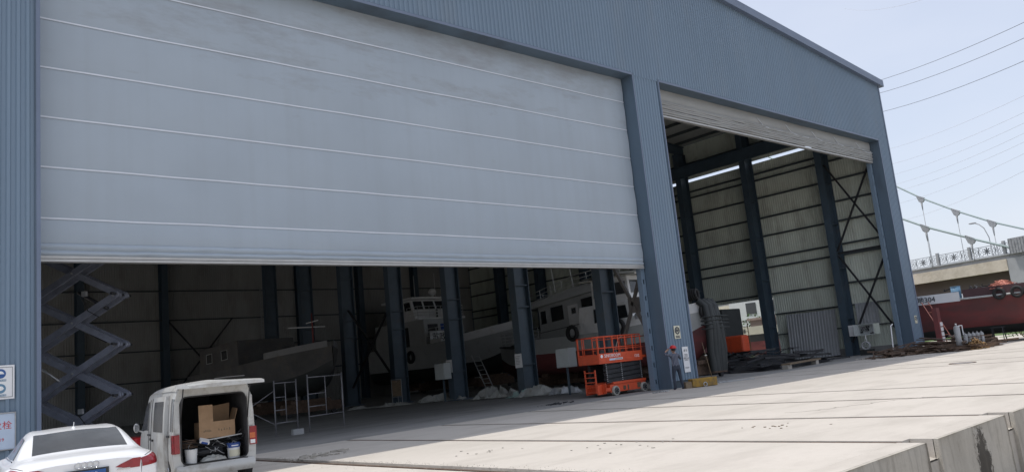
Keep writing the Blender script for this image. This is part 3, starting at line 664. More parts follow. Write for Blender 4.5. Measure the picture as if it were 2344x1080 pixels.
# tailgate held level
def gate(u, v, o): # u across, v out
    x = (u-.5)*2*(.67-.02*v); zz = 1.83-.03*v+o*(1-.35*max(0, v-.8)/.2)+.02*(1-(2*u-1)**2)*(o > .01)
    return Vector((x, .06-1.12*v, zz))
b = MB(); b.grid(lambda u, v: gate(u, v, .075), 12, 12); b.grid(lambda u, v: gate(u, v, 0), 12, 12)
for uu in (0, 1): b.grid(lambda a, v: gate(uu, v, .075*a), 1, 12, sm=False)
for vv in (0, 1): b.grid(lambda a, u: gate(u, vv, .075*a), 1, 12, sm=False)
tg = b.build('tailgate', 'vanwhite', van)
b = MB(); b.grid(lambda u, v: gate(.12+.76*u, .1+.42*v, -.004), 6, 6, sm=False); b.build('tailgate_glass', 'glassgrey', tg)
b = MB(); b.tube([(-.1, -.52, 1.945), (.1, -.55, 1.955), (.42, -.62, 1.955)], .012, 5); b.build('wiper', 'blackpl', tg)
for sx in (-1, 1): MB().cyl((sx*.61, .0, 1.18), (sx*.60, -.30, 1.82), .012, .012, 8).build('gas_strut', 'blackpl', van)
# load inside the van
VM = XF['minivan']
def vl(x, y, z): return tuple(VM @ Vector((x, y, z)))
t = thing('cardboard_box', 'big brown cardboard box with open flaps in the back of the minivan', 'box', vl(.1, .45, .86), VR)
b = MB(); b.bx(-.33, .33, -.22, -.21, 0, .30); b.bx(-.33, .33, .2, .21, 0, .30); b.bx(-.33, -.32, -.21, .2, 0, .3); b.bx(.32, .33, -.21, .2, 0, .3); b.bx(-.33, .33, -.21, .2, 0, .01)
bo = b.build('carton', 'card', t)
b = MB(); b.beam((-.2, -.215, .30), (-.2, -.20, .62), .26, .008, up=(0, 1, 0)); b.build('flap', 'card', t)
b = MB(); b.poly([(-.02, .205, .3), (.33, .205, .3), (.36, .25, .62), (-.02, .24, .58)], (0, .008, 0)); b.build('flap', 'card', t)
b = MB(); b.poly([(.33, -.21, .3), (.33, .2, .3), (.40, .22, .52), (.40, -.16, .5)], (.008, 0, 0)); b.build('flap', 'card', t)
b = MB()
for k in range(10):
    xx = (-.25+.03*(k % 5)) if k < 5 else (.02+.05*(k-5)); b.bx(xx, xx+.016, -.2235, -.2215, .11+.01*(k % 3), .15+.012*(k % 2)); b.bx(xx-.006, xx+.02, -.2235, -.2215, .125, .132)
b.build('print', 'wood', bo)
def bucket(name, label, x, y, z, r, h, m, lidm=None):
    t = thing(name, label, 'bucket', vl(x, y, z), VR)
    c = MB().cyl((0, 0, 0), (0, 0, h), r*.88, r, 24, cap=False); c.cyl((0, 0, 0), (0, 0, .01), r*.88, n=24); o = c.build('tub', m, t)
    MB().torus((0, 0, h), (0, 0, 1), r, .008, 24, 5).build('rim', lidm or m, t)
    MB().tube([(math.cos(a)*r*1.05, -.02-.05*math.sin(a), h-.02-.1*math.sin(a)) for a in [i*math.pi/10 for i in range(11)]], .004, 5).build('handle', 'lightsteel', t)
    return t
bucket('plain_bucket', 'plain white plastic bucket at the left corner of the van load bay', -.40, .18, .445, .11, .25, 'white')
t = bucket('paint_bucket', 'paint bucket with blue band and printed label in the van load bay', .38, .2, .445, .12, .27, 'white', 'blue')
MB().cyl((0, 0, .19), (0, 0, .262), .1165, .1225, 24, cap=False).build('blue_band', 'blue', t)
MB().grid(lambda u, v: (.1165*math.sin((u-.5)*2), -.1165*math.cos((u-.5)*2), .03+.12*v), 10, 1).build('printed_label', 'signcream', t)
MB().grid(lambda u, v: (.124*math.sin((u-.5)*1.1), -.124*math.cos((u-.5)*1.1), .22+.018*v), 10, 1).build('printed_bar', 'cleanwhite', t)
b = MB(); b.grid(lambda u, v: ((u-.5)*.46, (v-.5)*.24, .01+.08*math.sin(math.pi*u)**.5*math.sin(math.pi*v)**.5*(1+.8*noise.noise(Vector((u*7, v*5, 2))))), 26, 16)
o = single('rag_bundle', b, 'tarp', 'crumpled pale cloth between the two buckets in the van', 'cloth'); o.location = vl(0, .2, .445); o.rotation_euler = (0, 0, VR)
b = MB()
for k in range(7): b.torus((.006*math.sin(k*2), .01*math.cos(k*3), .02+.022*k), (.06*math.sin(k), .05*math.cos(k*2), 1), .17-.01*(k % 3), .011, 26, 6)
o = single('hose_coil', b, 'rust', 'coiled brown cable at the top left of the load in the van', 'cable coil'); o.location = vl(-.40, .42, .70); o.rotation_euler = (0, 0, VR)
b = MB(); b.bx(-.09, .09, -.07, .07, 0, .05); o = single('blue_packet', b, 'cleanwhite', 'small white and blue packet beside the coil in the van', 'packet', bevel=.01); o.location = vl(-.16, .2, .80); o.rotation_euler = (.5, .3, VR)
MB().bx(-.06, .06, -.072, -.069, .005, .045).build('blue_print', 'blue', o)
b = MB(); rr = random.Random(4)
for k in range(60):
    x, y, z = rr.uniform(-.55, .55), rr.uniform(.32, 1.1), rr.uniform(.46, .78); s_ = rr.uniform(.04, .13)
    a = rr.uniform(0, 3); b.beam((x, y, z), (x+math.cos(a)*s_*1.5, y+math.sin(a)*s_, z+rr.uniform(-.05, .05)), s_*.7, s_*.6)
for k in range(40):
    x, y, z = rr.uniform(-.5, .5), rr.uniform(.22, .5), rr.uniform(.5, .84)
    b.tube([(x+rr.uniform(-.09, .09)*i, y+.02*math.sin(i+k), z+rr.uniform(-.05, .05)*i*.6) for i in range(6)], rr.uniform(.005, .011), 5)
b.bx(-.58, .58, .55, 1.3, .44, .80); b.cyl((-.3, .35, .60), (.2, .33, .62), .07, .07, 14); b.cyl((.1, .4, .7), (.5, .38, .72), .04, .04, 12)
b.v = [Vector(vl(*v)) for v in b.v]
single('tool_heap', b, 'darksteel', 'tangled heap of black tools and cables filling the load bay', 'tools', vl(0, .6, .445), kind='stuff')
b = MB(); rr = random.Random(9)
for k in range(9):
    x, y, z = rr.uniform(-.5, .5), .24+.05*rr.random(), rr.uniform(.55, .86)
    b.tube([vl(x+.05*i*math.cos(k), y+.02*math.sin(i), z+.05*math.sin(i*.9+k)) for i in range(6)], .006, 5)
b.beam(vl(-.1, .24, .83), vl(.55, .24, .87), .05, .02); b.cyl(vl(.05, .24, .6), vl(.05, .24, .68), .012, .012)
single('loose_cables', b, 'lightsteel', 'loose grey cables and thin plank over the tool heap in the van', 'cables', vl(0, .25, .5), kind='stuff')
# ------------------------------------------------------------------ tall scissor lift behind the left pillar
dx, dy = .722, -.692      # lengthways direction on the ground; depth direction is (.692,.722)
tl = thing('scissor_platform', 'tall dark steel scissor platform standing just inside the left door', 'scissor lift', (5.96, 25.0, 0), math.atan2(dy, dx))
HL, PZ = 1.26, 1.405
def arm(p, q, m='darksteel'):
    b = MB(); b.beam(p, q, .09, .17, up=(0, 0, 1)); d = (Vector(q)-Vector(p)).normalized()
    for e in (p, q): b.cyl(Vector(e)+Vector((0, -.06, 0)), Vector(e)+Vector((0, .06, 0)), .075, n=12)
    o = b.build('scissor_arm', m, tl)
    c = MB()
    for t_ in (.03, .5, .97):
        e = Vector(p).lerp(Vector(q), t_); c.cyl(e+Vector((0, -.085, 0)), e+Vector((0, -.05, 0)), .028, n=8)
    c.build('pin', 'lightsteel', o); return o
zc0 = 1.22
M['armsteel'] = mat('arm_steel', (.23, .25, .31), .45, .1, .2, 4, dirt=((.14, .13, .12), .5, 7, .55))
for k in range(5):
    zc = zc0+PZ*k
    for yy in (-.2, .22):
        arm((-HL, yy, zc-PZ/2), (HL, yy, zc+PZ/2), 'armsteel'); arm((-HL, yy+.1, zc+PZ/2), (HL, yy+.1, zc-PZ/2), 'armsteel')
    MB().cyl((HL, -.5, zc+PZ/2), (HL, .55, zc+PZ/2), .035, n=10).build('cross_tube', 'darksteel', tl)
    MB().cyl((-HL, -.5, zc+PZ/2), (-HL, .55, zc+PZ/2), .035, n=10).build('cross_tube', 'darksteel', tl)
for z0, z1 in ((1.15, .55), (3.95, 3.35), (1.9, 2.6)):
    b = MB(); b.cyl((-.1, 0, z0+.05), (.85, 0, z0-.5), .05, n=10) if z0 != 1.9 else b.cyl((-1.2, -.3, 3.1), (-.35, -.3, 2.45), .03, n=10)
    b.build('lift_cylinder', 'lightsteel' if z0 == 1.9 else 'darksteel', tl)
b = MB(); b.cyl((.1, -.1, 4.9), (.95, -.1, 4.35), .05, n=10); b.build('lift_cylinder', 'darksteel', tl)
for (x, z) in ((.42, 4.72), (.28, 1.5)):
    b = MB(); b.bx(x, x+.12, -.5, -.4, z, z+.14); b.build('valve_block', 'lightsteel', tl)
b = MB(); b.tube([(.2, -.48, 1.6), (.5, -.5, 1.2), (.75, -.5, .95), (1.0, -.46, .95)], .014, 5); b.tube([(.4, -.48, 4.7), (.6, -.5, 4.3), (.9, -.48, 4.1)], .014, 5); b.build('hydraulic_hose', 'black', tl)
b = MB(); b.bx(-1.0, -.78, -.475, -.468, .80, .88); b.build('warning_label', 'yellow', tl)
b = MB(); b.bx(-1.5, 1.5, -.6, .6, .18, .48); b.build('chassis', 'armsteel', tl, bevel=.03)
b = MB(); b.bx(1.0, 1.9, -.55, .55, .15, .72); b.build('power_unit', 'helmet', tl, bevel=.04)
for x in (-1.2, 1.2):
    for y in (-.68, .68): MB().cyl((x, y-.11, .28), (x, y+.11, .28), .28, n=22).build('wheel', 'black', tl, bevel=.02)
b = MB(); zt_ = zc0+PZ*4+PZ/2+.12
b.bx(-1.5, 1.5, -.65, .65, zt_, zt_+.12)
for x in (-1.5, -.5, .5, 1.5):
    for y in (-.62, .62): b.cyl((x, y, zt_), (x, y, zt_+1.1), .025, n=8)
for z in (.55, 1.1):
    for y in (-.62, .62): b.cyl((-1.5, y, zt_+z), (1.5, y, zt_+z), .025, n=8)
    for x in (-1.5, 1.5): b.cyl((x, -.62, zt_+z), (x, .62, zt_+z), .025, n=8)
b.build('platform', 'armsteel', tl)
# ------------------------------------------------------------------ orange scissor lift
ol = thing('orange_scissor_lift', 'orange scissor lift, lowered, parked beside the centre pillar', 'scissor lift', (24.6, 22.2, 0), R(-1))
L_, W_ = 2.85, 1.2
b = MB(); b.bx(.55, L_-.02, .05, W_-.05, .14, .46); b.bx(.75, L_, .02, W_-.02, .46, .56); b.bx(.3, .8, .05, W_-.05, .2, .34)
ch_ = b.build('chassis', 'orange', ol, bevel=.015)
b = MB(); b.bx(1.35, 1.50, .035, .049, .2, .36); b.bx(1.62, 1.70, .035, .049, .18, .38); b.bx(2.25, 2.5, .035, .049, .2, .42); b.build('chassis_slot', 'rust', ch_)
for x in (.82, L_-.22):
    for y in (.05, W_-.05):
        s_ = -1 if y < .5 else 1
        o = MB().cyl((x, y-.09, .2), (x, y+.09, .2), .2, n=26).build('wheel', 'tyregrey', ol, bevel=.015)
        c = MB().cyl((x, y+s_*.08, .2), (x, y+s_*.105, .2), .135, n=20)
        c.build('rim', 'darksteel', o)
        c = MB()
        for k in range(6): a = k*math.pi/3; c.cyl((x+.09*math.cos(a), y+s_*.1, .2+.09*math.sin(a)), (x+.09*math.cos(a), y+s_*.115, .2+.09*math.sin(a)), .014, n=6)
        c.build('wheel_nut', 'lightsteel', o)
for i in range(4):      # folded arm packs
    z = .60+i*.19
    for y in (.12, W_-.2):
        b = MB(); b.beam((.45, y, z), (L_-.12, y, z+.10), .07, .15); b.beam((.45, y+.09, z+.1), (L_-.12, y+.09, z), .07, .15); b.build('scissor_arm', 'darksteel', ol)
b = MB()
for x in (.46, 1.4, L_-.2):
    for i in range(9): b.cyl((x, .06, .62+.085*i), (x, .09, .62+.085*i), .022, n=8)
b.build('arm_pin', 'lightsteel', ol)
# entry ladder at the left end
b = MB(); b.bx(-.02, .02, .28, .34, .15, 1.12); b.bx(-.02, .02, .86, .92, .15, 1.12)
for i in range(5): b.bx(-.04, .05, .34, .86, .2+.2*i, .235+.2*i)
b.bx(.0, .5, .25, .30, .1, .5); b.bx(.0, .5, .90, .95, .1, .5); b.bx(.28, .31, .05, W_-.05, .14, .52); b.build('ladder', 'orange', ol)
# toe board, platform and guard rails
b = MB(); z0 = 1.42
b.bx(0, L_-.1, .0, W_, z0-.08, z0)
for y in (-.01, W_-.02): b.bx(0, L_-.1, y, y+.03, z0, z0+.34)
b.bx(-.01, .02, 0.02, W_-.02, z0-.05, z0+.30)
pf = b.build('platform', 'orange', ol, bevel=.008)
b = MB(); zt2 = 2.45
for y in (.01, W_-.01):
    for z in (zt2, 1.98): b.cyl((.02, y, z), (L_-.12, y, z), .024, n=8)
    for x in (.02, .42, .95, 1.3, 1.75, 2.2, L_-.12): b.cyl((x, y, z0), (x, y, zt2), .022, n=8)
for x in (.02, L_-.12):
    for z in (zt2, 1.98): b.cyl((x, .01, z), (x, W_-.01, z), .022, n=8)
    for y in (.3, .9): b.cyl((x, y, z0), (x, y, zt2), .02, n=8)
for y in (.01, W_-.01):
    for z in (2.36, 1.9): b.cyl((.95, y, z), (L_+.35, y, z), .018, n=8)
b.cyl((L_+.35, .01, 1.5), (L_+.35, .01, 2.36), .02, n=8); b.cyl((L_+.35, W_-.01, 1.5), (L_+.35, W_-.01, 2.36), .02, n=8); b.cyl((L_+.35, 0.01, 2.36), (L_+.35, W_-.01, 2.36), .018, n=8)
b.bx(L_-.2, L_+.35, .0, .03, 1.44, 1.55)
for x in (.02, ): b.bx(x-.02, x+.02, .0, .07, z0, zt2); b.bx(x-.02, x+.02, W_-.07, W_, z0, zt2)
b.build('guard_rail', 'orange', ol)
b = MB(); b.tube([(1.3, .1, 1.5), (1.2, .1, 1.9), (1.4, .1, 2.3), (1.65, .1, 2.42)], .022, 6); b.build('gate_bar', 'tyregrey', ol)
b = MB(); b.bx(.75, 1.1, .1, .4, 1.78, 1.98); b.bx(.35, .7, .2, .5, 1.72, 1.9); b.build('control_box', 'blackpl', ol, bevel=.02)
b = MB(); b.bx(.95, 1.25, .25, .45, 1.78, 1.9); b.build('blue_case', 'blue', ol, bevel=.02)
text('SINOBOOM', .19, 'cleanwhite', pf, (.83, -.014, z0+.225), (R(90), 0, 0), 'maker_lettering')
MB().cyl((.17, -.018, z0+.225), (.17, -.012, z0+.225), .07, n=20).build('round_emblem', 'cleanwhite', pf)
text('1212', .17, 'cleanwhite', pf, (L_-.48, -.014, z0+.12), (R(90), 0, 0), 'model_lettering')
b = MB(); b.bx(.62, .95, -.016, -.011, z0+.03, z0+.11); b.build('blue_sticker', 'paperblue', pf); MB().bx(.95, 1.45, -.016, -.011, z0+.035, z0+.115).build('white_sticker', 'cleanwhite', pf)
b = MB(); 
for k in range(12): b.bx(.98+.037*k, 1.0+.037*k, -.019, -.017, z0+.05, z0+.1)
b.build('sticker_print', 'signdark', pf)
# ------------------------------------------------------------------ worker
def skin_figure(name, verts, edges, mats, parent, pick, sub=2):
    me = bpy.data.meshes.new(name); me.from_pydata([v[0] for v in verts], edges, []); o = bpy.data.objects.new(name, me); COL.objects.link(o)
    sk = o.modifiers.new('skin', 'SKIN'); sk.use_smooth_shade = True
    for i, v in enumerate(verts):
        d = me.skin_vertices[0].data[i]; d.radius = v[1] if isinstance(v[1], tuple) else (v[1], v[1]); d.use_root = (i == 0)
    ss = o.modifiers.new('sub', 'SUBSURF'); ss.levels = sub; ss.render_levels = sub
    dg = bpy.context.evaluated_depsgraph_get(); dg.update(); m2 = bpy.data.meshes.new_from_object(o.evaluated_get(dg)); bpy.data.objects.remove(o)
    m2.materials.clear()
    for k in mats: m2.materials.append(M[k])
    for p in m2.polygons: p.material_index = pick(p.center); p.use_smooth = True
    o = bpy.data.objects.new(name, m2); COL.objects.link(o); o.parent = parent; return o
wk = thing('person', 'worker in red helmet and dark striped shirt, facing the pillar with both hands raised', 'person', (27.15, 20.3, 0), R(-25))
V_ = [((0, 0, .95), (.165, .12)), ((0, .01, 1.12), (.155, .11)), ((0, .02, 1.30), (.185, .12)), ((0, .01, 1.42), (.16, .10)), ((0, .02, 1.50), (.06, .06)), ((0, .05, 1.56), (.075, .085)), ((0, .06, 1.66), (.085, .10)),
      ((-.12, -.02, .86), .095), ((-.14, .02, .48), .068), ((-.15, -.03, .12), .05), ((-.15, -.03, .05), (.05, .04)), ((-.17, .12, .035), (.045, .03)),
      ((.12, .0, .86), .095), ((.17, .05, .48), .068), ((.20, -.02, .12), .05), ((.20, -.02, .05), (.05, .04)), ((.24, .12, .035), (.045, .03)),
      ((-.19, .01, 1.40), .062), ((-.40, .06, 1.46), .050), ((-.26, .20, 1.60), .036), ((-.19, .22, 1.63), (.036, .022)),
      ((.19, .02, 1.39), .062), ((.34, .14, 1.22), .050), ((.20, .30, 1.46), .036), ((.14, .31, 1.55), (.036, .022))]
E_ = [(0, 1), (1, 2), (2, 3), (3, 4), (4, 5), (5, 6), (0, 7), (7, 8), (8, 9), (9, 10), (10, 11), (0, 12), (12, 13), (13, 14), (14, 15), (15, 16), (3, 17), (17, 18), (18, 19), (19, 20), (3, 21), (21, 22), (22, 23), (23, 24)]
FG = []
for (hx, hy, hz, s_, b0) in ((-.19, .22, 1.63, 1, 20), (.14, .31, 1.55, -1, 24)):
    for k in range(4):
        i = len(V_); ox = (k-1.5)*.017; ln = (.036, .042, .040, .030)[k]
        V_ += [((hx+s_*.02+ox*.2, hy+.0, hz+.03+ox), .010), ((hx+s_*(.03+ln), hy+.01, hz+.035+ox), .009), ((hx+s_*(.04+ln*1.7), hy+.0, hz+.02+ox), .008)]
        E_ += [(b0, i), (i, i+1), (i+1, i+2)]
    i = len(V_); V_ += [((hx+s_*.005, hy-.03, hz-.02), .011), ((hx+s_*.03, hy-.045, hz-.012), .009)]; E_ += [(b0, i), (i, i+1)]
def pk(c):
    if c.z < .09: return 3
    if c.z < .98: return 1
    if abs(c.x) > .16 and c.z > 1.56 or (c.x > .08 and c.y > .27 and c.z > 1.45): return 2
    if c.z > 1.485 and abs(c.x) < .15: return 2
    return 0
skin_figure('body', V_, E_, ['shirt', 'trousers', 'skin', 'shoe'], wk, pk)
b = MB(); b.sphere((0, .05, 1.695), .135, .155, .125, 20, 10, z0=-.05); b.tube([(.145*math.cos(a), .05+.165*math.sin(a), 1.69) for a in [i*math.pi/12 for i in range(24)]], .012, 6, True); b.grid(lambda u, v: (.11*(u-.5)*2*(1-.3*v), .19+.07*v, 1.69-.01*v), 8, 3)
b.build('helmet', 'helmet', wk)
b = MB(); b.sphere((0, .035, 1.64), .095, .105, .09, 16, 8, z0=-.6); b.build('hair', 'black', wk)
b = MB()
for sx in (-1, 1): b.sphere((sx*.092, .06, 1.625), .014, .028, .034, 8, 6)
b.sphere((0, .165, 1.61), .015, .025, .022, 8, 6); b.build('ears_and_nose', 'skin', wk)
# ------------------------------------------------------------------ boats
def hull_surf(L, B, zk, zd, rise, bowfine=.5, sternw=.8, kr=.8):
    st = []
    for i in range(13):
        t = i/12; x = L*t
        wdt = B/2*(sternw+(1-sternw)*min(1, t*3))*(1-max(0, (t-bowfine)/(1-bowfine))**2.2)
        wdt = max(wdt, .03)
        keel = zk+max(0, (t-kr)/(1-kr))**2*(zd-zk)*.55
        sh = zd+rise*max(0, (t-.45)/.55)**2+.12*(1-t)**3
        fl = .62+.3*(1-max(0, (t-.5)/.5))
        st.append([(x, 0, keel), (x, wdt*fl*.62, keel+.10+.1*(t > .7)), (x, wdt*fl, keel+(sh-keel)*.30), (x, wdt*(fl+1)/2, keel+(sh-keel)*.62), (x, wdt, sh)])
    return Surf(st)
def hull(parent, hs, bands, nu=48):
    for (nm, m, v0, v1) in bands:
        b = MB()
        def f(sx): b.grid(lambda u, v: Vector((lambda p: (p.x, sx*p.y, p.z))(hs.ev(u*hs.nu, v0+(v1-v0)*v))), nu, 8)
        f(1); f(-1)
        # transom
        pts = [hs.ev(0, v0+(v1-v0)*i/6) for i in range(7)]
        b.add([p for p in pts]+[Vector((p.x, -p.y, p.z)) for p in pts[::-1]], [tuple(range(14))])
        b.build(nm, m, parent, merge=True)
    b = MB(); b.grid(lambda u, v: (lambda p: Vector((p.x, p.y*(2*v-1), p.z-.03)))(hs.ev(u*hs.nu, 4)), nu, 4); b.build('deck', 'greyhull', parent)
def box_house(parent, nm, m, x0, x1, w, z0, z1, front=.0, back=0., tumble=.05, wins=(), bevel=.04):
    b = MB(); ww = w/2; wt = ww-tumble
    vs_ = [(x0, -ww, z0), (x1, -ww, z0), (x1, ww, z0), (x0, ww, z0), (x0+back, -wt, z1), (x1-front, -wt, z1), (x1-front, wt, z1), (x0+back, wt, z1)]
    b.add(vs_, [(0, 3, 2, 1), (4, 5, 6, 7), (0, 1, 5, 4), (1, 2, 6, 5), (2, 3, 7, 6), (3, 0, 4, 7)])
    h = b.build(nm, m, parent, bevel=bevel)
    def fp(face, a, c, off):
        # a: 0..1 along, c: 0..1 up
        z = z0+(z1-z0)*c; y = ww+(wt-ww)*c; xa = x0+back*c; xb = x1-front*c
        if face == 'r': return (xa+(xb-xa)*a, -(y+off), z)
        if face == 'l': return (xa+(xb-xa)*a, y+off, z)
        if face == 'f': return (xb+off, -y+2*y*a, z)
        return (xa-off, -y+2*y*a, z)
    for (face, a0, a1, c0, c1, mm, kind) in wins:
        b = MB(); q = [fp(face, a0, c0, .012), fp(face, a1, c0, .012), fp(face, a1, c1, .012), fp(face, a0, c1, .012)]
        b.add(q, [(0, 1, 2, 3)]); o = b.build(kind, mm, h)
        if kind != 'stripe':
            b = MB(); b.tube(q, .022, 4, True); fr = b.build('window_frame' if kind == 'window' else 'door_frame', 'boatgrey', h)
    return h
def railing(parent, path, h, n=3, r=.022, posts=None, m='white'):
    b = MB()
    for k in range(n): b.tube([Vector(p)+Vector((0, 0, h*(k+1)/n)) for p in path], r, 5)
    for i in range(len(path)-1):
        a, c = Vector(path[i]), Vector(path[i+1]); q = max(1, int((c-a).length/1.1))
        for k in range(q+1): p = a.lerp(c, k/q); b.cyl(p, p+Vector((0, 0, h)), r, n=5)
    return b.build('railing', m, parent)
def tyre(parent, c, ax=(0, 1, 0), RR=.36, r=.12): return MB().torus(c, ax, RR, r, 20, 8).build('tyre_fender', 'black', parent)
def place(o, loc, rz, pitch=0.):
    o.location = loc; o.rotation_euler = (0, -pitch, rz)
    XF[o.name] = Matrix.Translation(Vector(loc)) @ Matrix.Rotation(rz, 4, 'Z')
    return o
def cradle(x, y, w, h, label):
    t = thing('boat_cradle', label, 'cradle', (x, y, 0), 0, None)
    for sy in (-1, 1):
        b = MB(); b.bx(-w/2, w/2, sy*2.2-.15, sy*2.2+.15, .22, h*.8); b.bx(-w*.3, w*.3, sy*2.2-.3, sy*2.2+.3, h*.8, h); b.build('block', 'rust', t)
        for sx in (-1, 1): MB().cyl((sx*w*.38, sy*2.2-.08, .14), (sx*w*.38, sy*2.2+.08, .14), .14, n=12).build('wheel', 'darksteel', t)
    b = MB(); b.bx(-.12, .12, -2.05, 2.05, .25, .5); b.build('girder', 'rust', t)
# boat with cream wheelhouse behind the centre pillar (bow towards the door)
B4 = thing('work_boat', 'red-bottomed work boat with white wheelhouse, its bow just right of the centre pillar', 'boat'); place(B4, (35.0, 36.5, 0), -R(90))
hs = hull_surf(12.8, 4.2, .85, 2.95, .5, .6, .8, .88)
hull(B4, hs, [('hull_bottom', 'redhull', 0, 2.9), ('hull_top', 'boatgrey', 2.9, 4)])
b = MB(); 
for sx in (1, -1): b.grid(lambda u, v: (lambda p: Vector((p.x, sx*(p.y+.015), p.z+.5*v)))(hs.ev(6.3+5.7*u, 4)), 24, 3)
b.build('bulwark', 'boatwhite', B4, merge=True)
box_house(B4, 'lower_cabin', 'boatwhite', 5.2, 9.4, 3.5, 2.9, 4.5, .35, .1, .1, [('r', .30, .62, .32, .86, 'glass', 'window'), ('r', .70, .92, .32, .86, 'glass', 'window'), ('f', .1, .9, .35, .85, 'glass', 'window')])
box_house(B4, 'wheelhouse', 'boatwhite', 6.1, 8.9, 2.7, 4.5, 5.55+.35, .12, .0, .05, [('r', .06, .94, .28, .78, 'glassgrey', 'window'), ('r', .2, .35, .04, .16, 'darkhull', 'window'), ('f', .06, .94, .3, .8, 'glass', 'window')])
b = MB(); b.grid(lambda u, v: (5.4+4.6*u, (v-.5)*3.6*(1-.35*max(0, u-.6)/.4), 5.9+.42*math.sin(math.pi*min(1, .12+u*.8))**.7*(1-(2*v-1)**2*.55)-.12*u), 18, 10); b.bx(5.5, 9.6, -1.6, 1.6, 5.86, 5.92)
b.build('canopy', 'cream', B4)
MB().cyl((7, .3, 6.3), (7, .3, 7.6), .03, .02, 6).build('mast', 'white', B4)
tyre(B4, (8.6, -2.25, 3.1)); tyre(B4, (5.2, -2.3, 3.1))
MB().cyl((9.8, -2.0, 3.55), (9.8, -2.08, 3.55), .17, n=16).build('porthole', 'chrome', B4)
b = MB()
for k in range(9): b.torus((12.5-.14*k, -.35, 4.32), (1, .3, .1), .26, .075, 14, 6)
b.torus((12.7, -.2, 3.4), (1, 0, 0), .3, .1, 16, 6); b.build('bow_fender', 'black', B4)
b = MB()
for k in range(5):
    yy = -.30+.22*k; b.tube([(12.5+.1*(k % 3), yy, 3.95), (12.85+.08*(k % 2), yy, 3.65), (12.95+.06*(k % 3), yy, 2.6), (12.85+.05*k, yy+.05*(k % 2), 1.4), (12.9+.04*(k % 2), yy, .35)], .19, 7)
for z in (3.1, 2.9, 2.72, 2.5): b.tube([(12.7, -.62, z), (13.08, -.5, z), (13.2, .2, z+.04), (13.1, 1.3, z)], .035, 5)
b.build('bow_cover', 'darkhull', B4)
cradle(35, 33, 3.4, .95, 'low rusty cradle under the stern of the red-bottomed work boat'); cradle(35, 26.5, 3.4, .95, 'low rusty cradle under the fore part of the red-bottomed work boat')
# grey-white patrol boat, bow into the building
B2 = thing('patrol_boat', 'grey-white patrol boat with side door and roof railings, seen between the inner columns', 'boat'); place(B2, (40.3, 27.6, .35), R(90), -R(3.6))
hs = hull_surf(18.5, 4.8, .9, 3.15, .75, .6)
M['maroonhull'] = mat('maroon_hull', (.075, .022, .024), .75, 0, .2, 1)
hull(B2, hs, [('hull_bottom', 'maroonhull', 0, 2.6), ('hull_top', 'boatgrey', 2.6, 4)])
b = MB()
for sx in (1, -1): b.tube([(lambda p: Vector((p.x, sx*(p.y+.03), p.z)))(hs.ev(12*i/30, 3.95)) for i in range(31)], .055, 5)
b.build('rubbing_strake', 'darkhull', B2)
HW = box_house(B2, 'deckhouse', 'boatgrey', 4.0, 11.6, 4.5, 3.15, 5.95, .0, .0, .12, [('l', .90, .975, .50, .82, 'glass', 'window'), ('l', .68, .84, .50, .86, 'glass', 'window'), ('l', .245, .46, .52, .88, 'glass', 'window'), ('l', .50, .63, .04, .80, 'boatwhite', 'side_door'), ('l', .53, .585, .58, .72, 'glass', 'window'), ('f', .08, .3, .5, .85, 'glass', 'window'), ('f', .36, .64, .5, .85, 'glass', 'window'), ('f', .7, .92, .5, .85, 'glass', 'window'), ('l', .0, 1, .30, .315, 'darkhull', 'stripe')])
b = MB(); b.poly([(3.8, -2.35, 5.93), (12.7, -2.2, 5.72), (12.7, -2.2, 5.9), (11.5, -2.3, 6.2), (8, -2.3, 6.45), (4.2, -2.35, 6.45), (3.8, -2.35, 6.3)], (0, 4.65, 0)); b.build('roof', 'boatgrey', B2, bevel=.03)
railing(B2, [(4.2, 2.1, 6.4), (8, 2.1, 6.4), (12.4, 2.0, 5.95), (12.4, -2.0, 5.95), (8, -2.1, 6.4), (4.2, -2.1, 6.4)], .85, 3, .024)
for (x, y, h) in ((10.2, 1.6, 3.2), (8.3, 1.8, 3.4), (4.9, 1.2, 3.0), (6.0, -.5, 2.2)): MB().cyl((x, y, 6.1), (x+.15, y, 6.1+h), .035, .02, 6).build('mast', 'white', B2)
b = MB(); b.cyl((4.9, 1.2, 7.6), (4.9, 1.2, 8.0), .28, .25, 14); b.bx(4.1, 5.6, 1.1, 1.3, 8.05, 8.15); b.build('radar', 'white', B2); MB().bx(5.6, 5.9, 1.4, 1.65, 6.4, 7.2).build('life_raft', 'cleanwhite', B2, bevel=.08)
railing(B2, [(11.8, 2.25, 3.5), (14.0, 2.0, 3.55), (16.6, 1.1, 3.75), (18.3, 0, 3.9), (16.6, -1.1, 3.75), (14, -2, 3.55), (11.8, -2.25, 3.5)], .95, 4, .024)
MB().bx(15.2, 15.9, -.4, .5, 3.4, 4.3).build('anchor_housing', 'boatgrey', B2, bevel=.04)
b = MB(); b.bx(12.2, 13.4, .3, 1.5, 3.3, 4.0); b.tube([(12.4, .9, 4.05), (12.8, 1.4, 4.25), (13.3, .6, 4.2), (12.9, .2, 4.3)], .05, 5); b.build('windlass', 'boatgrey', B2, bevel=.04)
for x in (10.8, 10.2): tyre(B2, (x, 2.52, 3.0), RR=.32)
cradle(40.3, 31, 3.6, 1.15, 'rusty cradle under the stern of the grey-white patrol boat'); cradle(40.3, 39, 3.6, 1.0, 'rusty cradle under the middle of the grey-white patrol boat')
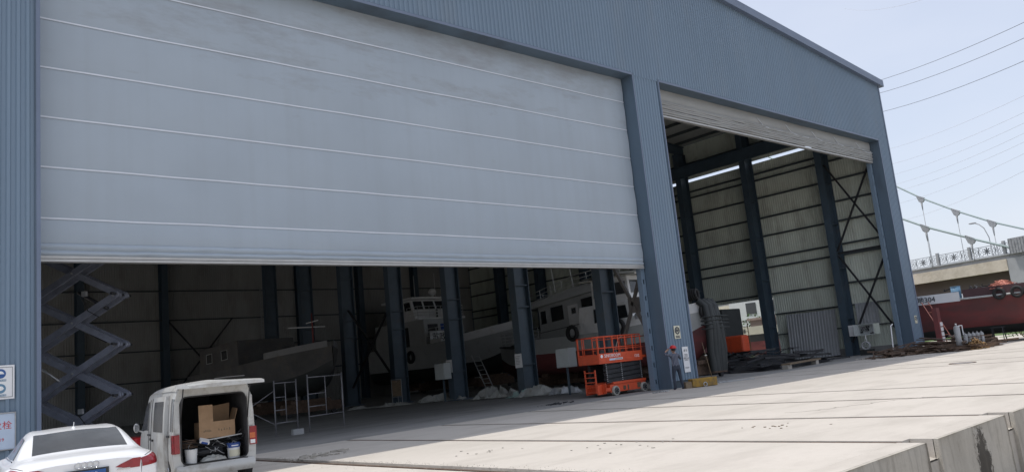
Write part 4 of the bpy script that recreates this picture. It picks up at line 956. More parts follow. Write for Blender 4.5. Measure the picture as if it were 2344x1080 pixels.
# larger patrol ship behind, bow to the camera side
B1 = thing('patrol_ship', 'large white patrol ship with raked bridge windows and balcony, deep in the hangar', 'boat'); place(B1, (42.5, 65.5, 0), -R(90))
hs = hull_surf(19.0, 5.4, 1.0, 4.05, .95, .6)
hull(B1, hs, [('hull_bottom', 'darkhull', 0, 2.2), ('hull_top', 'boatgrey', 2.2, 4)])
b = MB()
for sx in (1, -1): b.grid(lambda u, v: (lambda p: Vector((p.x, sx*(p.y+.02), p.z-.45+.62*v)))(hs.ev(8.3+3.7*u, 4)), 24, 3)
b.build('bow_bulwark', 'boatwhite', B1, merge=True)
box_house(B1, 'lower_house', 'boatgrey', 1.6, 9.6, 4.4, 4.0, 6.35, .25, .0, .05, [('r', .62, .70, .05, .78, 'darkhull', 'side_door'), ('r', .3, .38, .5, .75, 'glass', 'window'), ('f', .08, .34, .25, .8, 'glassgrey', 'window'), ('f', .40, .6, .0, .8, 'blue', 'window')])
box_house(B1, 'bridge', 'boatwhite', 3.4, 7.9, 3.9, 6.35, 8.25, .75, .0, .15, [('f', .05, .31, .52, .93, 'glass', 'window'), ('f', .36, .66, .52, .93, 'glass', 'window'), ('f', .71, .95, .52, .93, 'glass', 'window'), ('r', .7, .95, .5, .9, 'glass', 'window'), ('r', .35, .6, .5, .9, 'glass', 'window')])
b = MB(); b.bx(3.0, 7.9, -2.2, 2.2, 8.25, 8.42); b.grid(lambda u, v: (3.4+4.2*u, -1.7+3.4*v, 8.4+.28*math.sin(math.pi*u)*math.sin(math.pi*v)), 8, 6); b.build('roof', 'boatwhite', B1)
b = MB(); b.bx(7.5, 9.2, -2.6, 2.6, 6.30, 6.46); b.build('balcony_floor', 'boatwhite', B1)
railing(B1, [(7.5, -2.5, 6.46), (9.1, -2.5, 6.46), (9.1, 2.5, 6.46), (7.5, 2.5, 6.46)], 1.0, 4, .022)
b = MB()
for k, z in enumerate((6.6, 6.88, 7.16)): b.poly([(8.16, .12, z), (8.16, .4, z), (8.16, .26, z+.24)], (.02, 0, 0)); b.bx(8.16, 8.18, .14, .38, z-.04, z-.01)
b.build('emblem', 'darkhull', B1)
for (x, y, h) in ((5.5, -1.9, 1.3), (6.2, -.6, 2.2), (6.9, 1.2, 2.3)): MB().cyl((x, y, 8.4), (x, y, 8.4+h), .03, .02, 6).build('mast', 'white', B1)
b = MB(); b.sphere((6.7, 1.0, 9.0), .38, .38, .34); b.cyl((6.7, 1, 8.4), (6.7, 1, 8.9), .1); b.bx(7.3, 7.45, 1.6, 1.75, 8.4, 9.6); b.bx(7.3, 7.45, 2.0, 2.15, 8.4, 9.7); b.cyl((7.35, 2.2, 9.2), (7.35, 2.2, 9.55), .25, .25, 12); b.build('radar', 'white', B1)
railing(B1, [(9.8, -2.3, 4.5), (14, -2.1, 4.6)], .9, 3, .022)
b = MB(); b.bx(10.3, 10.4, -2.3, .2, 4.1, 5.2); b.bx(10.35, 11.9, -2.32, -2.28, 4.1, 4.5); b.build('name_board', 'boatwhite', B1)
text('苏政监', .75, 'darkhull', B1, (10.42, -1.0, 4.65), (R(90), 0, R(90)), 'board_lettering')
text('1e', .42, 'darkhull', B1, (14.2, -2.62, 4.25), (R(90), 0, R(0)), 'bow_lettering')
for x in (6.6, 7.9): tyre(B1, (x, -2.75, 3.2), RR=.42, r=.15)
cradle(42.5, 60, 3.8, 1.1, 'dark cradle under the stern of the large patrol ship'); cradle(42.5, 52, 3.8, 1.1, 'dark cradle under the fore part of the large patrol ship')
# grey barge in the left bay
B5 = thing('grey_barge', 'plain grey barge standing dark at the rear of the left bay', 'boat'); place(B5, (21.6, 54.5, 0), -R(90), R(1.5))
hs = hull_surf(16, 5.0, .8, 2.9, .35, .62)
M['bargegrey'] = mat('barge_grey', (.085, .085, .085), .7, 0, .25, 1, dirt=((.14, .12, .10), .6, 1.5, .5))
hull(B5, hs, [('hull_bottom', 'darkhull', 0, 2.4), ('hull_top', 'bargegrey', 2.4, 4)])
box_house(B5, 'cabin', 'bargegrey', 2.0, 8.2, 3.8, 2.9, 4.55, .3, .0, .05, [('r', .2, .35, .4, .75, 'glass', 'window'), ('r', .6, .75, .4, .75, 'glass', 'window')])
b = MB()
for sx in (1, -1): b.grid(lambda u, v: (lambda p: Vector((p.x, sx*(p.y+.02), p.z-.02+.34*v)))(hs.ev(9.2+2.6*u, 4)), 20, 3)
b.build('bow_bulwark', 'greyhull', B5, merge=True)
MB().cyl((13, .5, 3.2), (13, .5, 5.4), .06, .04, 8).build('mast', 'redhull', B5)
b = MB(); b.beam((13, -1.0, 4.6), (13, 1.3, 4.6), .05, .05); b.beam((12.3, .5, 4.9), (13.7, .5, 4.9), .04, .04); b.build('mast_yard', 'white', B5)
cradle(21.6, 50, 3.6, .9, 'dark cradle under the stern of the plain grey barge'); cradle(21.6, 43.5, 3.6, .9, 'dark cradle under the bow of the plain grey barge')
# dark boat in the left bay far left, below the tall scissor platform
# red hull outside
B6 = thing('cargo_boat', 'dark red cargo boat numbered 304 on blocks outside, right of the hangar', 'boat'); place(B6, (60.9, -11.0, 0), R(90), 0)
hs = hull_surf(39.0, 5.8, .52, 3.0, .12, .84, .95, .93)
hull(B6, hs, [('hull_bottom', 'darkhull', 0, 1.75), ('hull_top', 'redhull', 1.75, 4)])
b = MB()
for sx in (1, -1): b.grid(lambda u, v: (lambda p: Vector((p.x, sx*(p.y+.02), p.z-.12+.62*v)))(hs.ev(9.36+2.64*u, 4)), 16, 3, sm=False)
b.build('name_bulwark', 'cleanwhite', B6, merge=True)
b = MB()
for sx in (1, -1): b.grid(lambda u, v: (lambda p: Vector((p.x, sx*(p.y-.04), p.z-.02+.62*v)))(hs.ev(9.3*u, 4)), 40, 3)
M['bulwarkdark'] = mat('bulwark_maroon', (.085, .045, .05), .7, 0, .2, 1)
b.build('bulwark', 'bulwarkdark', B6, merge=True)
b = MB()
for sx in (1, -1): b.tube([(lambda p: Vector((p.x, sx*(p.y+.04), p.z)))(hs.ev(9.36*i/40, 4)) for i in range(41)], .07, 6)
b.build('rubbing_strake', 'boatgrey', B6)
p = hs.ev(9.7, 4); q = hs.ev(10.4, 4); ang = math.atan2(q.y-p.y, q.x-p.x)
txp = hs.ev(10.1, 4)
text('苏地304', .50, 'signdark', B6, (txp.x, txp.y+.05, txp.z+.17), (R(90), 0, ang+math.pi), 'bow_lettering', .01)
for k, uu in enumerate((8.62, 8.3, 8.08)):
    p = hs.ev(uu, 4); tyre(B6, (p.x, p.y+.16, p.z+.08), RR=.30, r=.10)
b = MB(); rr = random.Random(5)
for k in range(26):
    x = rr.uniform(22, 31.5); y = rr.uniform(-.2, 2.2)
    b.tube([(x+rr.uniform(-.5, .5)*i*.5, y+.2*math.sin(i+k), 3.5+rr.uniform(0, .45)) for i in range(4)], rr.uniform(.02, .045), 5)
for k in range(10): x = rr.uniform(23, 31); b.bx(x, x+rr.uniform(.2, .6), rr.uniform(0, 1.2), 1.8, 3.1, 3.4+rr.uniform(0, .35))
b.build('deck_gear', 'darksteel', B6)
def heap(name, label, cat, c, rx, ry, h, m, seed, kind='stuff', n=60, r=.02):
    b = MB(); rr = random.Random(seed)
    b.grid(lambda u, v: (c[0]+rx*.8*math.cos(2*math.pi*u)*(1-v), c[1]+ry*.8*math.sin(2*math.pi*u)*(1-v), c[2]+h*.75*(1-(1-v)**2)*(1+.3*noise.noise(Vector((math.cos(6.28*u)*2, math.sin(6.28*u)*2, v*4+seed))))), 24, 8)
    for k in range(n):
        a = rr.uniform(0, 6.28); q = rr.random()**.6
        x, y = c[0]+rx*q*math.cos(a), c[1]+ry*q*math.sin(a); z = c[2]+h*(1-q*q)*.85
        b.tube([(x+rr.uniform(-.3, .3)*rx*i*.3, y+rr.uniform(-.3, .3)*ry*i*.3, max(c[2]+.02, z-abs(i-2)*.06*h+rr.uniform(-.05, .05)*h)) for i in range(5)], r, 5)
    return single(name, b, m, label, cat, (c[0], c[1], c[2]), kind=kind)
heap('rope_heap', 'pinkish orange heap of rope on the deck of boat 304', 'rope', (58.6, 17.0, 3.45), .75, .9, .62, 'pinkrope', 3)
t = thing('blue_drum', 'pale blue drum on the deck of boat 304 behind its number', 'drum', (58.9, 19.9, 3.0)); MB().cyl((0, 0, 0), (0, 0, .95), .30, n=20).build('barrel', 'bluedrum', t)
for z in (.3, .6, .94): MB().torus((0, 0, z), (0, 0, 1), .305, .02, 20, 5).build('hoop', 'bluedrum', t)
for k, y in enumerate((19.2, 14.0, 8.5)):
    t = thing('keel_block', 'dark timber keel block under red boat 304, %s' % ('nearest its bow', 'below the tyres', 'out towards its stern')[k], 'block', (60.9, y, 0))
    MB().bx(-1.4, 1.4, -.25, .25, 0, .26).build('lower_beam', 'wood', t); MB().bx(-1.1, 1.1, -.2, .2, .262, .53).build('upper_beam', 'wood', t)
t = thing('support_post', 'thick dark shoring post standing under the side of boat 304', 'prop', (58.55, 15.9, 0)); b = MB(); b.cyl((0, 0, .06), (0, 0, 1.0), .22, .28, 12); b.build('post', 'darksteel', t); MB().bx(-.4, .4, -.4, .4, 0, .06).build('foot', 'darksteel', t)
# ------------------------------------------------------------------ bridge
bu = Vector((.3034, .9529, 0)); bn = Vector((.9529, -.3034, 0)); bo_ = Vector((85.0, 22.87, 0))
def BP(s, t, z): return tuple(bo_+bu*s+bn*t+Vector((0, 0, z)))
br = thing('suspension_bridge', 'stone-faced road bridge with green suspension cables beyond the boats', 'bridge', BP(0, 0, 0))
def bpoly(mb, s0, s1, t0, t1, z0, z1): mb.add([BP(s, t, z) for z in (z0, z1) for t in (t0, t1) for s in (s0, s1)], [(0, 2, 3, 1), (4, 5, 7, 6), (0, 1, 5, 4), (2, 6, 7, 3), (0, 4, 6, 2), (1, 3, 7, 5)])
b = MB(); bpoly(b, -60, 60, .0, 12, 6.95, 7.3); b.build('deck', 'bridgegrey', br, True)
b = MB(); bpoly(b, 1.0, 60, -.19, .5, 5.85, 6.95); b.build('facing', 'bridgestone', br, True)
b = MB(); bpoly(b, 1.0, 60, .5, 11.9, 5.9, 6.94)
bpoly(b, 1.02, 60, 1.2, 11.0, 3.9, 5.9)
bpoly(b, 1, 60, 11.2, 11.9, 2.6, 5.9); b.build('cross_beams', 'soffit', br, True)
b = MB(); bpoly(b, -60, 1.0, -.12, 12, -.6, 6.98); b.build('abutment', 'bridgegrey', br, True)
b = MB(); bpoly(b, -60, 60, -.2, .15, 7.3, 7.42); b.build('kerb', 'bridgegrey', br, True)
for k in range(-3, 9):
    s0 = 1.05+3.55*k
    b = MB(); bpoly(b, s0-.12, s0+.12, -.16, .1, 7.42, 8.68); b.build('railing_post', 'bridgegrey', br, True)
    b = MB(); fr = [(s0+.12, s0+.95), (s0+.95, s0+2.6), (s0+2.6, s0+3.43)]
    for z in (7.5, 8.45): b.beam(BP(s0+.12, -.03, z), BP(s0+3.43, -.03, z), .05, .05)
    for (a, c) in fr: b.beam(BP(c, -.03, 7.5), BP(c, -.03, 8.45), .05, .05, up=bu)
    for (a, c) in (fr[0], fr[2]):
        m_ = (a+c)/2; b.torus(BP(m_, -.03, 7.975), bn, .36, .025, 16, 4)
        for q in range(4):
            an = q*math.pi/2; b.torus(BP(m_+.17*math.cos(an), -.03, 7.975+.17*math.sin(an)), bn, .12, .02, 8, 4)
    m_ = sum(fr[1])/2
    for q in range(8):
        an = q*math.pi/4; b.beam(BP(m_, -.03, 7.975), BP(m_+.38*math.cos(an), -.03, 7.975+.38*math.sin(an)), .10, .05, up=bn)
    for q in (-1, 1):
        for w_ in (-1, 1): b.torus(BP(m_+q*.55, -.03, 7.975+w_*.22), bn, .17, .022, 10, 4)
    b.build('railing_panel', 'railing', br, True)
b = MB(); b.tube([BP(s, -.3, z) for s, z in ((0, 7.78), (4.05, 9.5), (8.75, 11.6), (11.5, 13.1), (20, 18.4), (30, 25.5))], .11, 8); b.build('main_cable', 'cable', br, True)
b = MB(); b.tube([BP(s, 10.0, z) for s, z in ((-3.3, 7.4), (1.0, 8.8), (5.16, 10.45), (8.45, 11.89), (12.38, 14.0), (16.49, 16.5), (19.57, 18.7), (30, 26))], .10, 8); b.build('main_cable', 'cable', br, True)
M['clamp'] = mat('clamp_grey', (.30, .31, .32), .7, 0, .25, 4)
for (s, t, z) in ((4.05, -.3, 9.5), (8.75, -.3, 11.6), (8.45, 10.0, 11.89), (12.38, 10.0, 14.0), (16.49, 10.0, 16.5)):
    b = MB(); sl = .53
    b.poly([BP(s-.48, t-.1, z-.48*sl+.14), BP(s+.48, t-.1, z+.48*sl+.14), BP(s+.46, t-.1, z+.1), BP(s+.28, t-.1, z-.42), BP(s+.02, t-.1, z-.62), BP(s-.25, t-.1, z-.58), BP(s-.46, t-.1, z-.36)], bn*.2)
    for q in range(5): b.cyl(BP(s-.4+.2*q, t-.14, z+sl*(-.4+.2*q)+.1), BP(s-.4+.2*q, t+.14, z+sl*(-.4+.2*q)+.1), .04, n=6)
    b.build('cable_clamp', 'clamp', br, True)
    b = MB(); b.cyl(BP(s, t, z-.6), BP(s, t, z-1.5), .12, .05, 8); b.cyl(BP(s, t, z-1.5), BP(s, t, 7.3), .035, n=6); b.build('hanger', 'clamp', br, True)
b = MB(); bpoly(b, -3.4, .25, -.55, .0, 7.3, 8.75)
for q in range(14): b.beam(BP(-3.4+.28*q, -.58, 7.35), BP(-3.4+.28*q, -.58, 8.72), .05, .03, up=bu)
b.build('cable_anchor', 'clamp', br, True)
t = thing('street_lamp', 'slim curved street lamp standing on the far side of the bridge', 'street lamp', (97.2, 28.4, 7.3))
b = MB(); b.tube([(0, 0, 0), (.05, .1, 3.0), (.15, .45, 4.1), (.3, .9, 4.6), (.45, 1.4, 4.85)], .05, 6); b.build('pole', 'clamp', t)
b = MB(); b.sphere((.5, 1.6, 4.88), .16, .42, .10); b.build('lamp_head', 'clamp', t)
# ------------------------------------------------------------------ overhead wires
PW = [((119.92, 46.73, 38.28), (91.18, 19.82, 30.54)), ((120.82, 46.28, 36.61), (91.24, 20.12, 28.98)), ((121.31, 46.45, 33.82), (91.32, 20.54, 26.72))]
for k, (p, q) in enumerate(PW):
    p, q = Vector(p), Vector(q); d = q-p; b = MB()
    b.tube([p+d*s_+Vector((0, 0, 1.6*((s_-.5)**2-.25))) for s_ in [-.6+i*.14 for i in range(16)]], .032, 5)
    single('power_wire', b, 'wire', '%s of the three dark power wires crossing the sky at right' % ('highest', 'middle', 'lowest')[k], 'wire', tuple(p), 'dark power wires right of the hangar roof')
FW = [((235.6, 92.5, 97.0), (156.4, 49.2, 61.9)), ((245.0, 93.2, 54.8), (171.4, 39.7, 42.2)), ((245.3, 93.9, 50.1), (171.6, 40.3, 39.1)), ((245.7, 94.2, 46.9), (171.6, 40.7, 37.1)), ((246.3, 94.3, 44.0), (171.7, 41.1, 35.2)), ((247.4, 93.8, 42.1), (171.8, 41.3, 33.6)), ((248.5, 93.5, 38.5), (171.8, 41.8, 31.4)), ((250.1, 93.2, 33.4), (171.9, 42.4, 28.2))]
for k, (p, q) in enumerate(FW):
    p, q = Vector(p), Vector(q); d = q-p; b = MB()
    b.tube([p+d*s_+Vector((0, 0, 3*((s_-.5)**2-.25))) for s_ in [-.3+i*.12 for i in range(16)]], .035, 5)
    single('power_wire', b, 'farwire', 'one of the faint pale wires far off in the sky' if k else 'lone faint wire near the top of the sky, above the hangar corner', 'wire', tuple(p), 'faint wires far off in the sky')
# ------------------------------------------------------------------ far bank behind the boats
b = MB(); rr = random.Random(3)
b.grid(lambda u, v: (66+90*u, -60+160*v, -.02+2.4*max(0, u-.15)*(1-.3*math.sin(v*9))+.1*noise.noise(Vector((u*20, v*30, 0)))), 40, 60)
struct('grass_bank', b, 'grass')
def bush(name, label, c, r, h, n=260, m='bush', seed=1, cat='bush'):
    t = thing(name, label, cat, c); rr = random.Random(seed); b = MB()
    for k in range(n):
        a = rr.uniform(0, 6.28); e = rr.uniform(0, 1); q = rr.random()**.4; p = Vector((r*q*math.cos(a)*math.cos(e), r*q*math.sin(a)*math.cos(e), .12+h*q*math.sin(e)+.05*rr.random()))
        d = Vector((rr.uniform(-1, 1), rr.uniform(-1, 1), rr.uniform(-.3, 1))).normalized()*rr.uniform(.05, .11)*max(1, r); s2 = d.cross(Vector((rr.uniform(-1, 1), rr.uniform(-1, 1), rr.uniform(-1, 1)))).normalized()*d.length*.5
        b.add([p-d, p+s2, p+d, p-s2], [(0, 1, 2, 3)])
    b.build('foliage', m, t)
    b = MB()
    for k in range(6): a = k; b.cyl((0, 0, 0), (r*.5*math.cos(a), r*.5*math.sin(a), h*.6), .02, .008, 5)
    b.build('stem', 'wood', t)
bush('bush', 'low green bush behind the gas bottles, under the red boat', (66.5, 18.5, 0), 1.1, 1.2, seed=2)
bush('bush', 'low green bush at the far right, beyond the stern blocks', (70, 13.5, 0), 1.6, 1.3, seed=3)
bush('bush', 'green bush seen outside through the low side opening', (70.5, 42.2, 2.4), 1.8, 2.2, seed=5)
b = MB(); b.bx(68, 90, 36, 41.5, 0, 3.6); b.bx(67.8, 90.2, 35.8, 41.7, 3.6, 3.8); single('low_wall', b, 'brick', 'pinkish low building outside the side opening of the hangar', 'building', (68, 36, 0))
t = thing('far_house', 'pale flat-roofed building far outside, seen through the side opening', 'building', (95, 50, 0))
MB().bx(-6, 6, -5, 7, 0, 7.6).build('wall', 'farwhite', t); MB().bx(-6.2, 6.2, -5.2, 7.2, 7.6, 8.0).build('roof', 'bridgegrey', t)
for k in range(3): MB().bx(-6.06, -6.0, -3.6+3.4*k, -2.2+3.4*k, 5.0, 6.4).build('window', 'glass', t)
t = thing('bank_fence', 'pale rail fence running along the bank beyond the red boat', 'fence', (72, 10, 0))
MB().bx(-.05, .05, -20, 18, .75, .95).build('rail', 'farwhite', t)
for k in range(9): MB().bx(-.08, .08, -20+4.7*k, -19.8+4.7*k, 0, 1.0).build('post', 'farwhite', t)
# boat outside the side opening
BX = thing('moored_boat', 'sunlit boat with pale bow board outside the low side opening', 'boat'); place(BX, (65.3, 31.0, 0), R(90))
hs = hull_surf(12, 4.4, .4, 2.2, .1, .6, .9)
hull(BX, hs, [('hull_bottom', 'redhull', 0, 3.1), ('hull_top', 'darkhull', 3.1, 4)])
b = MB()
for sx in (1, -1): b.grid(lambda u, v: (lambda p: Vector((p.x, sx*(p.y+.02), p.z+.72*v)))(hs.ev(5.2+6.4*u, 4)), 24, 2)
b.build('bow_board', 'signcream', BX); text('重庆', .42, 'signdark', BX, (8.0, 2.16, 2.55), (R(90), 0, R(180)), 'board_lettering')
box_house(BX, 'cabin', 'boatwhite', 1.0, 4.4, 3.2, 2.2, 3.9, .1, 0, .05, [('l', .15, .4, .45, .8, 'glass', 'window'), ('l', .55, .85, .45, .8, 'glass', 'window')])
# ------------------------------------------------------------------ right bay contents
def steel_heap(name, label, x0, x1, y0, y1, h, n, seed, mm='rust'):
    rr = random.Random(seed); b = MB()
    for k in range(n):
        x = rr.uniform(x0, x1); y = rr.uniform(y0, y1); q = 1-abs((x-(x0+x1)/2)/((x1-x0)/2))**2; z = rr.uniform(.03, max(.08, h*q)); L = rr.uniform(.8, 3.2); a = rr.gauss(0, .5)+(1.57 if rr.random() < .3 else 0); ti = rr.gauss(0, .06)
        p = (x-L/2*math.cos(a), y-L/2*math.sin(a), z); q2 = (x+L/2*math.cos(a), y+L/2*math.sin(a), max(.03, z+ti*L))
        w_ = rr.choice((.05, .08, .12, .2)); b.beam(p, q2, w_, rr.choice((.03, .05, .1)))
    b.grid(lambda u, v: (x0+(x1-x0)*u, y0+(y1-y0)*v, .02+h*.55*math.sin(math.pi*u)*math.sin(math.pi*v)*(1+.4*noise.noise(Vector((u*6, v*5, seed))))), 24, 12)
    return single(name, b, mm, label, 'scrap heap', ((x0+x1)/2, (y0+y1)/2, 0), kind='stuff')
steel_heap('scrap_heap', 'long dark heap of steel offcuts along the side wall in the right bay', 38.5, 46.5, 23.2, 28.5, 1.25, 150, 21, 'darksteel')
steel_heap('scrap_heap', 'low dark heap of bars and beams deeper in the right bay', 36.5, 43.5, 27.5, 33, .9, 110, 22, 'darksteel')
steel_heap('scrap_heap', 'low rusty strip of offcuts in front of the right corner post', 45.5, 53.0, 18.9, 20.7, .42, 80, 23, 'rust')
steel_heap('scrap_heap', 'rusty tangle of steel outside by the foot of the ladder', 47.4, 53.0, 15.8, 18.6, .75, 120, 24, 'rust')
b = MB(); rr = random.Random(8)
for k in range(70):
    a = rr.uniform(0, 6.28); q = rr.random(); x, y = .95*q*math.cos(a), .55*q*math.sin(a)
    b.tube([(x-.35+.2*i, y+.12*math.sin(i*1.3+k), .06+.55*(1-q)*rr.uniform(.4, 1)+.06*math.cos(i+k)) for i in range(4)], .03, 5)
o = single('bamboo_heap', b, 'bamboo', 'heap of tan bent sticks on the sunlit concrete beside the gas bottles', 'sticks', kind='stuff'); o.location = (49.0, 16.0, 0)
t = thing('timber_beam', 'pale timber baulk lying on a block before the scrap heap', 'beam', (41.6, 22.6, 0)); b = MB(); b.beam((-2.2, -.3, .26), (2.4, .3, .28), .5, .07); b.build('plank', 'wood', t)
MB().bx(-2.25, -1.85, -.45, -.1, 0, .22).build('block', 'wallcon', t); MB().bx(1.7, 2.0, .0, .3, 0, .24).build('block', 'wallcon', t)
t = thing('steel_tank', 'big dark square tank behind the scrap heap in the right bay', 'tank', (46.6, 32.7, 0)); MB().bx(-1.6, .6, -3.3, 2.6, .5, 3.9).build('shell', 'darkhull', t, bevel=.08)
for x in (-1.3, .4):
    for y in (-2.6, 2.2): MB().bx(x-.12, x+.12, y-.12, y+.12, 0, .5).build('leg', 'darksteel', t)
b = MB(); b.cyl((-.4, -1, 3.9), (-.4, -1, 4.2), .25, n=14); b.build('hatch', 'darkhull', t); b = MB(); b.beam((-1.64, -2.9, .8), (-1.64, -2.9, 3.8), .12, .05); b.beam((-1.64, 1.0, .8), (-1.64, 1.0, 3.3), .12, .05); b.build('rib', 'steel', t)
t = thing('orange_float', 'orange rectangular float standing in front of the dark square tank', 'float', (44.7, 28.6, 0)); MB().bx(-.4, .4, -.85, .65, 1.0, 2.1).build('drum', 'orange', t, bevel=.12)
for y in (-.6, .4): MB().bx(-.3, .3, y-.1, y+.1, 0, 1.0).build('leg', 'darksteel', t)
def ladder(name, label, foot, top, w_, n, m, cat='ladder', dirw=None):
    t = thing(name, label, cat, foot); f, p = Vector((0, 0, 0)), Vector(top)-Vector(foot); s_ = Vector(dirw).normalized()*w_/2
    for q in (-1, 1): MB().cyl(f+s_*q, p+s_*q, .032, n=7).build('rail', m, t)
    for k in range(n): c = f.lerp(p, (k+.6)/n); MB().cyl(c-s_, c+s_, .02, n=6).build('rung', m, t)
    return t
ladder('ladder', 'thin ladder leaning at the bow board of the boat outside the side opening', (53.3, 33.0, 0), (54.2, 33.6, 3.3), .4, 9, 'bamboo', dirw=(.5, -.86, 0))
ladder('ladder', 'pinkish ladder leaning on the dark red boat beside the corner post', (55.9, 19.6, 0), (57.75, 21.6, 3.1), .45, 6, 'pinkrope', dirw=(.75, -.66, 0))
ladder('ladder', 'pale ladder leaning below the patrol boat between two inner columns', (32.1, 38.0, 0), (31.6, 38.8, 2.5), .45, 9, 'lightsteel', dirw=(.74, -.66, 0))
ladder('wall_ladder', 'dark rung ladder hung high on the rear wall of the left bay', (30.6, 66.2, 3.6), (30.6, 66.2, 10.5), .6, 20, 'lightsteel', dirw=(1, 0, 0))
# electrical cabinet with its door open
t = thing('electrical_cabinet', 'open electrical cabinet on the side wall of the right bay', 'cabinet', (53.35, 24.2, 0))
b = MB(); b.bx(0, .35, -.75, -.70, 1.3, 2.05); b.bx(0, .35, .30, .35, 1.3, 2.05); b.bx(0, .35, -.7, .3, 1.3, 1.34); b.bx(0, .35, -.7, .3, 2.01, 2.05); b.bx(.31, .35, -.7, .3, 1.34, 2.01); b.build('case', 'cabinet', t)
MB().bx(-.55, .02, .36, .39, 1.3, 2.05).build('cabinet_door', 'cabinet', t); MB().bx(-.02, .0, .40, .95, 1.31, 2.04).build('cabinet_door', 'cleanwhite', t)
MB().bx(-.01, .03, -1.15, -.77, 1.32, 2.03).build('side_panel', 'inner', t)
b = MB(); rr = random.Random(2)
for k in range(16): y = rr.uniform(-.65, .15); z = rr.uniform(1.38, 1.85); b.bx(.18, .3, y, y+rr.uniform(.05, .16), z, z+rr.uniform(.05, .14))
b.build('switchgear', 'darksteel', t)
b = MB()
for k in range(6): b.tube([(.1, -.5+.13*k, 1.95), (.08, -.45+.12*k+.1*math.sin(k), 1.7), (.1, -.4+.08*k, 1.4)], .012, 4)
b.build('wiring', 'lightsteel', t)
MB().tube([(.05, -.1, 1.3), (-.1, -.15, 1.1), (-.05, -.2, .75)], .03, 6).build('hanging_cable', 'cleanwhite', t)
t = thing('hose_reel', 'dark round reel standing under the open electrical cabinet', 'reel', (52.95, 24.0, 0))
b = MB(); b.torus((0, 0, .62), (1, .25, 0), .24, .05, 22, 8); b.torus((.15, 0, .62), (1, .25, 0), .24, .05, 22, 8)
for k in range(6): a = k*math.pi/3; b.cyl((.05, 0, .62), (.05+.0, .24*math.cos(a), .62+.24*math.sin(a)), .018, n=5)
b.build('wheel', 'bridgegrey', t); MB().bx(-.1, .35, -.4, .4, 0, .36).build('stand', 'darkhull', t)
# loose sheets leaning on the side wall
def sheet(label, y0, y1, z0, z1, x, m='cabinet', lean=.25):
    b = MB(); n = int((y1-y0)/.22)
    for i in range(n):
        y = y0+i*.22
        for (a, c, d0, d1) in ((0, .10, 0, 0), (.10, .13, 0, .05), (.13, .19, .05, .05), (.19, .22, .05, 0)):
            b.add([(x-lean-d0, y+a, z0), (x-lean-d1, y+c, z0), (x-d1, y+c, z1), (x-d0, y+a, z1)], [(0, 1, 2, 3)])
    single('roofing_sheet', b, m, label, 'sheet', (x-lean, y0, z0))
M['sheetgrey'] = mat('sheet_grey', (.42, .44, .46), .5, .2, .08, 1)
sheet('wide stack of grey ribbed sheets leaning on the side wall, left of a column', 26.35, 30.2, .05, 3.3, 54.3, 'sheetgrey')
sheet('narrow grey ribbed sheet above the open electrical cabinet', 23.4, 24.95, 2.0, 3.5, 54.45, 'sheetgrey', .05)
t = thing('yellow_hoist_base', 'dirty yellow steel ballast block at the foot of the centre pillar', 'ballast', (28.2, 19.85, 0), R(-25))
MB().bx(-.55, .6, -.2, .2, .02, .36).build('block', 'yellow', t, bevel=.015); MB().bx(-.85, -.57, -.15, .15, .0, .26).build('end_plate', 'wood', t)
b = MB(); b.torus((0, -.24, .1), (0, 1, 0), .08, .02, 14, 6); b.build('ring', 'lightsteel', t)
t = thing('flag_pole', 'thin leaning pole on the yellow block with a pale rag', 'pole', (28.65, 19.65, .36)); MB().cyl((0, 0, 0), (-.20, .12, 1.45), .018, .01, 6).build('stick', 'wood', t); MB().sphere((-.13, .07, .9), .07, .05, .03).build('rag', 'tarp', t)
t = thing('standing_pipe', 'white pipe propped upright against the right corner track', 'pipe', (49.6, 20.85, 0)); b = MB(); b.tube([(0, 0, .1), (.35, .05, 1.75), (.75, .1, 1.82)], .035, 7); b.build('tube', 'cleanwhite', t)
# gas bottles on a trolley
t = thing('gas_bottle', 'dirty grey gas bottle standing upright by the heap of sticks', 'gas bottle', (48.6, 16.75, 0)); b = MB(); b.cyl((0, 0, 0), (0, 0, 1.25), .16, n=18); b.sphere((0, 0, 1.25), .16, .16, .14, z0=0.); b.cyl((0, 0, 1.35), (0, 0, 1.5), .04, n=8); b.build('cylinder', 'bridgegrey', t); MB().bx(-.09, .09, -.02, .02, 1.44, 1.5).build('valve', 'cleanwhite', t)
for k in range(5):
    t = thing('small_bottle', 'row of short pale gas bottles beside the tall grey one', 'gas bottle', (49.7+.36*k, 16.75-.1*k, 0), 0, 'row of short gas bottles'); b = MB(); b.cyl((0, 0, .0), (0, 0, .78), .12, n=14); b.sphere((0, 0, .78), .12, .12, .1, z0=0.); b.cyl((0, 0, .86), (0, 0, .95), .03, n=6); b.build('cylinder', 'clamp', t)
t = thing('trolley_frame', 'white tubular trolley frame behind the short gas bottles', 'trolley', (50.6, 17.3, 0)); b = MB()
for x in (0, .5): b.cyl((x, 0, 0), (x, 0, 1.35), .03, n=6)
b.cyl((0, 0, 1.35), (.5, 0, 1.35), .03, n=6); b.cyl((0, 0, .5), (.5, 0, .5), .03, n=6); b.build('frame', 'cleanwhite', t)
t = thing('work_trestle', 'dark folding trestle beneath the side of the red boat', 'trestle', (58.2, 17.6, 0)); b = MB()
for sx in (-1, 1):
    for sy in (-1, 1): b.beam((.28*sx, .35*sy, 0), (.08*sx, .3*sy, .95), .05, .05)
b.beam((0, -.45, .97), (0, .45, .97), .12, .06); b.build('frame', 'darksteel', t)
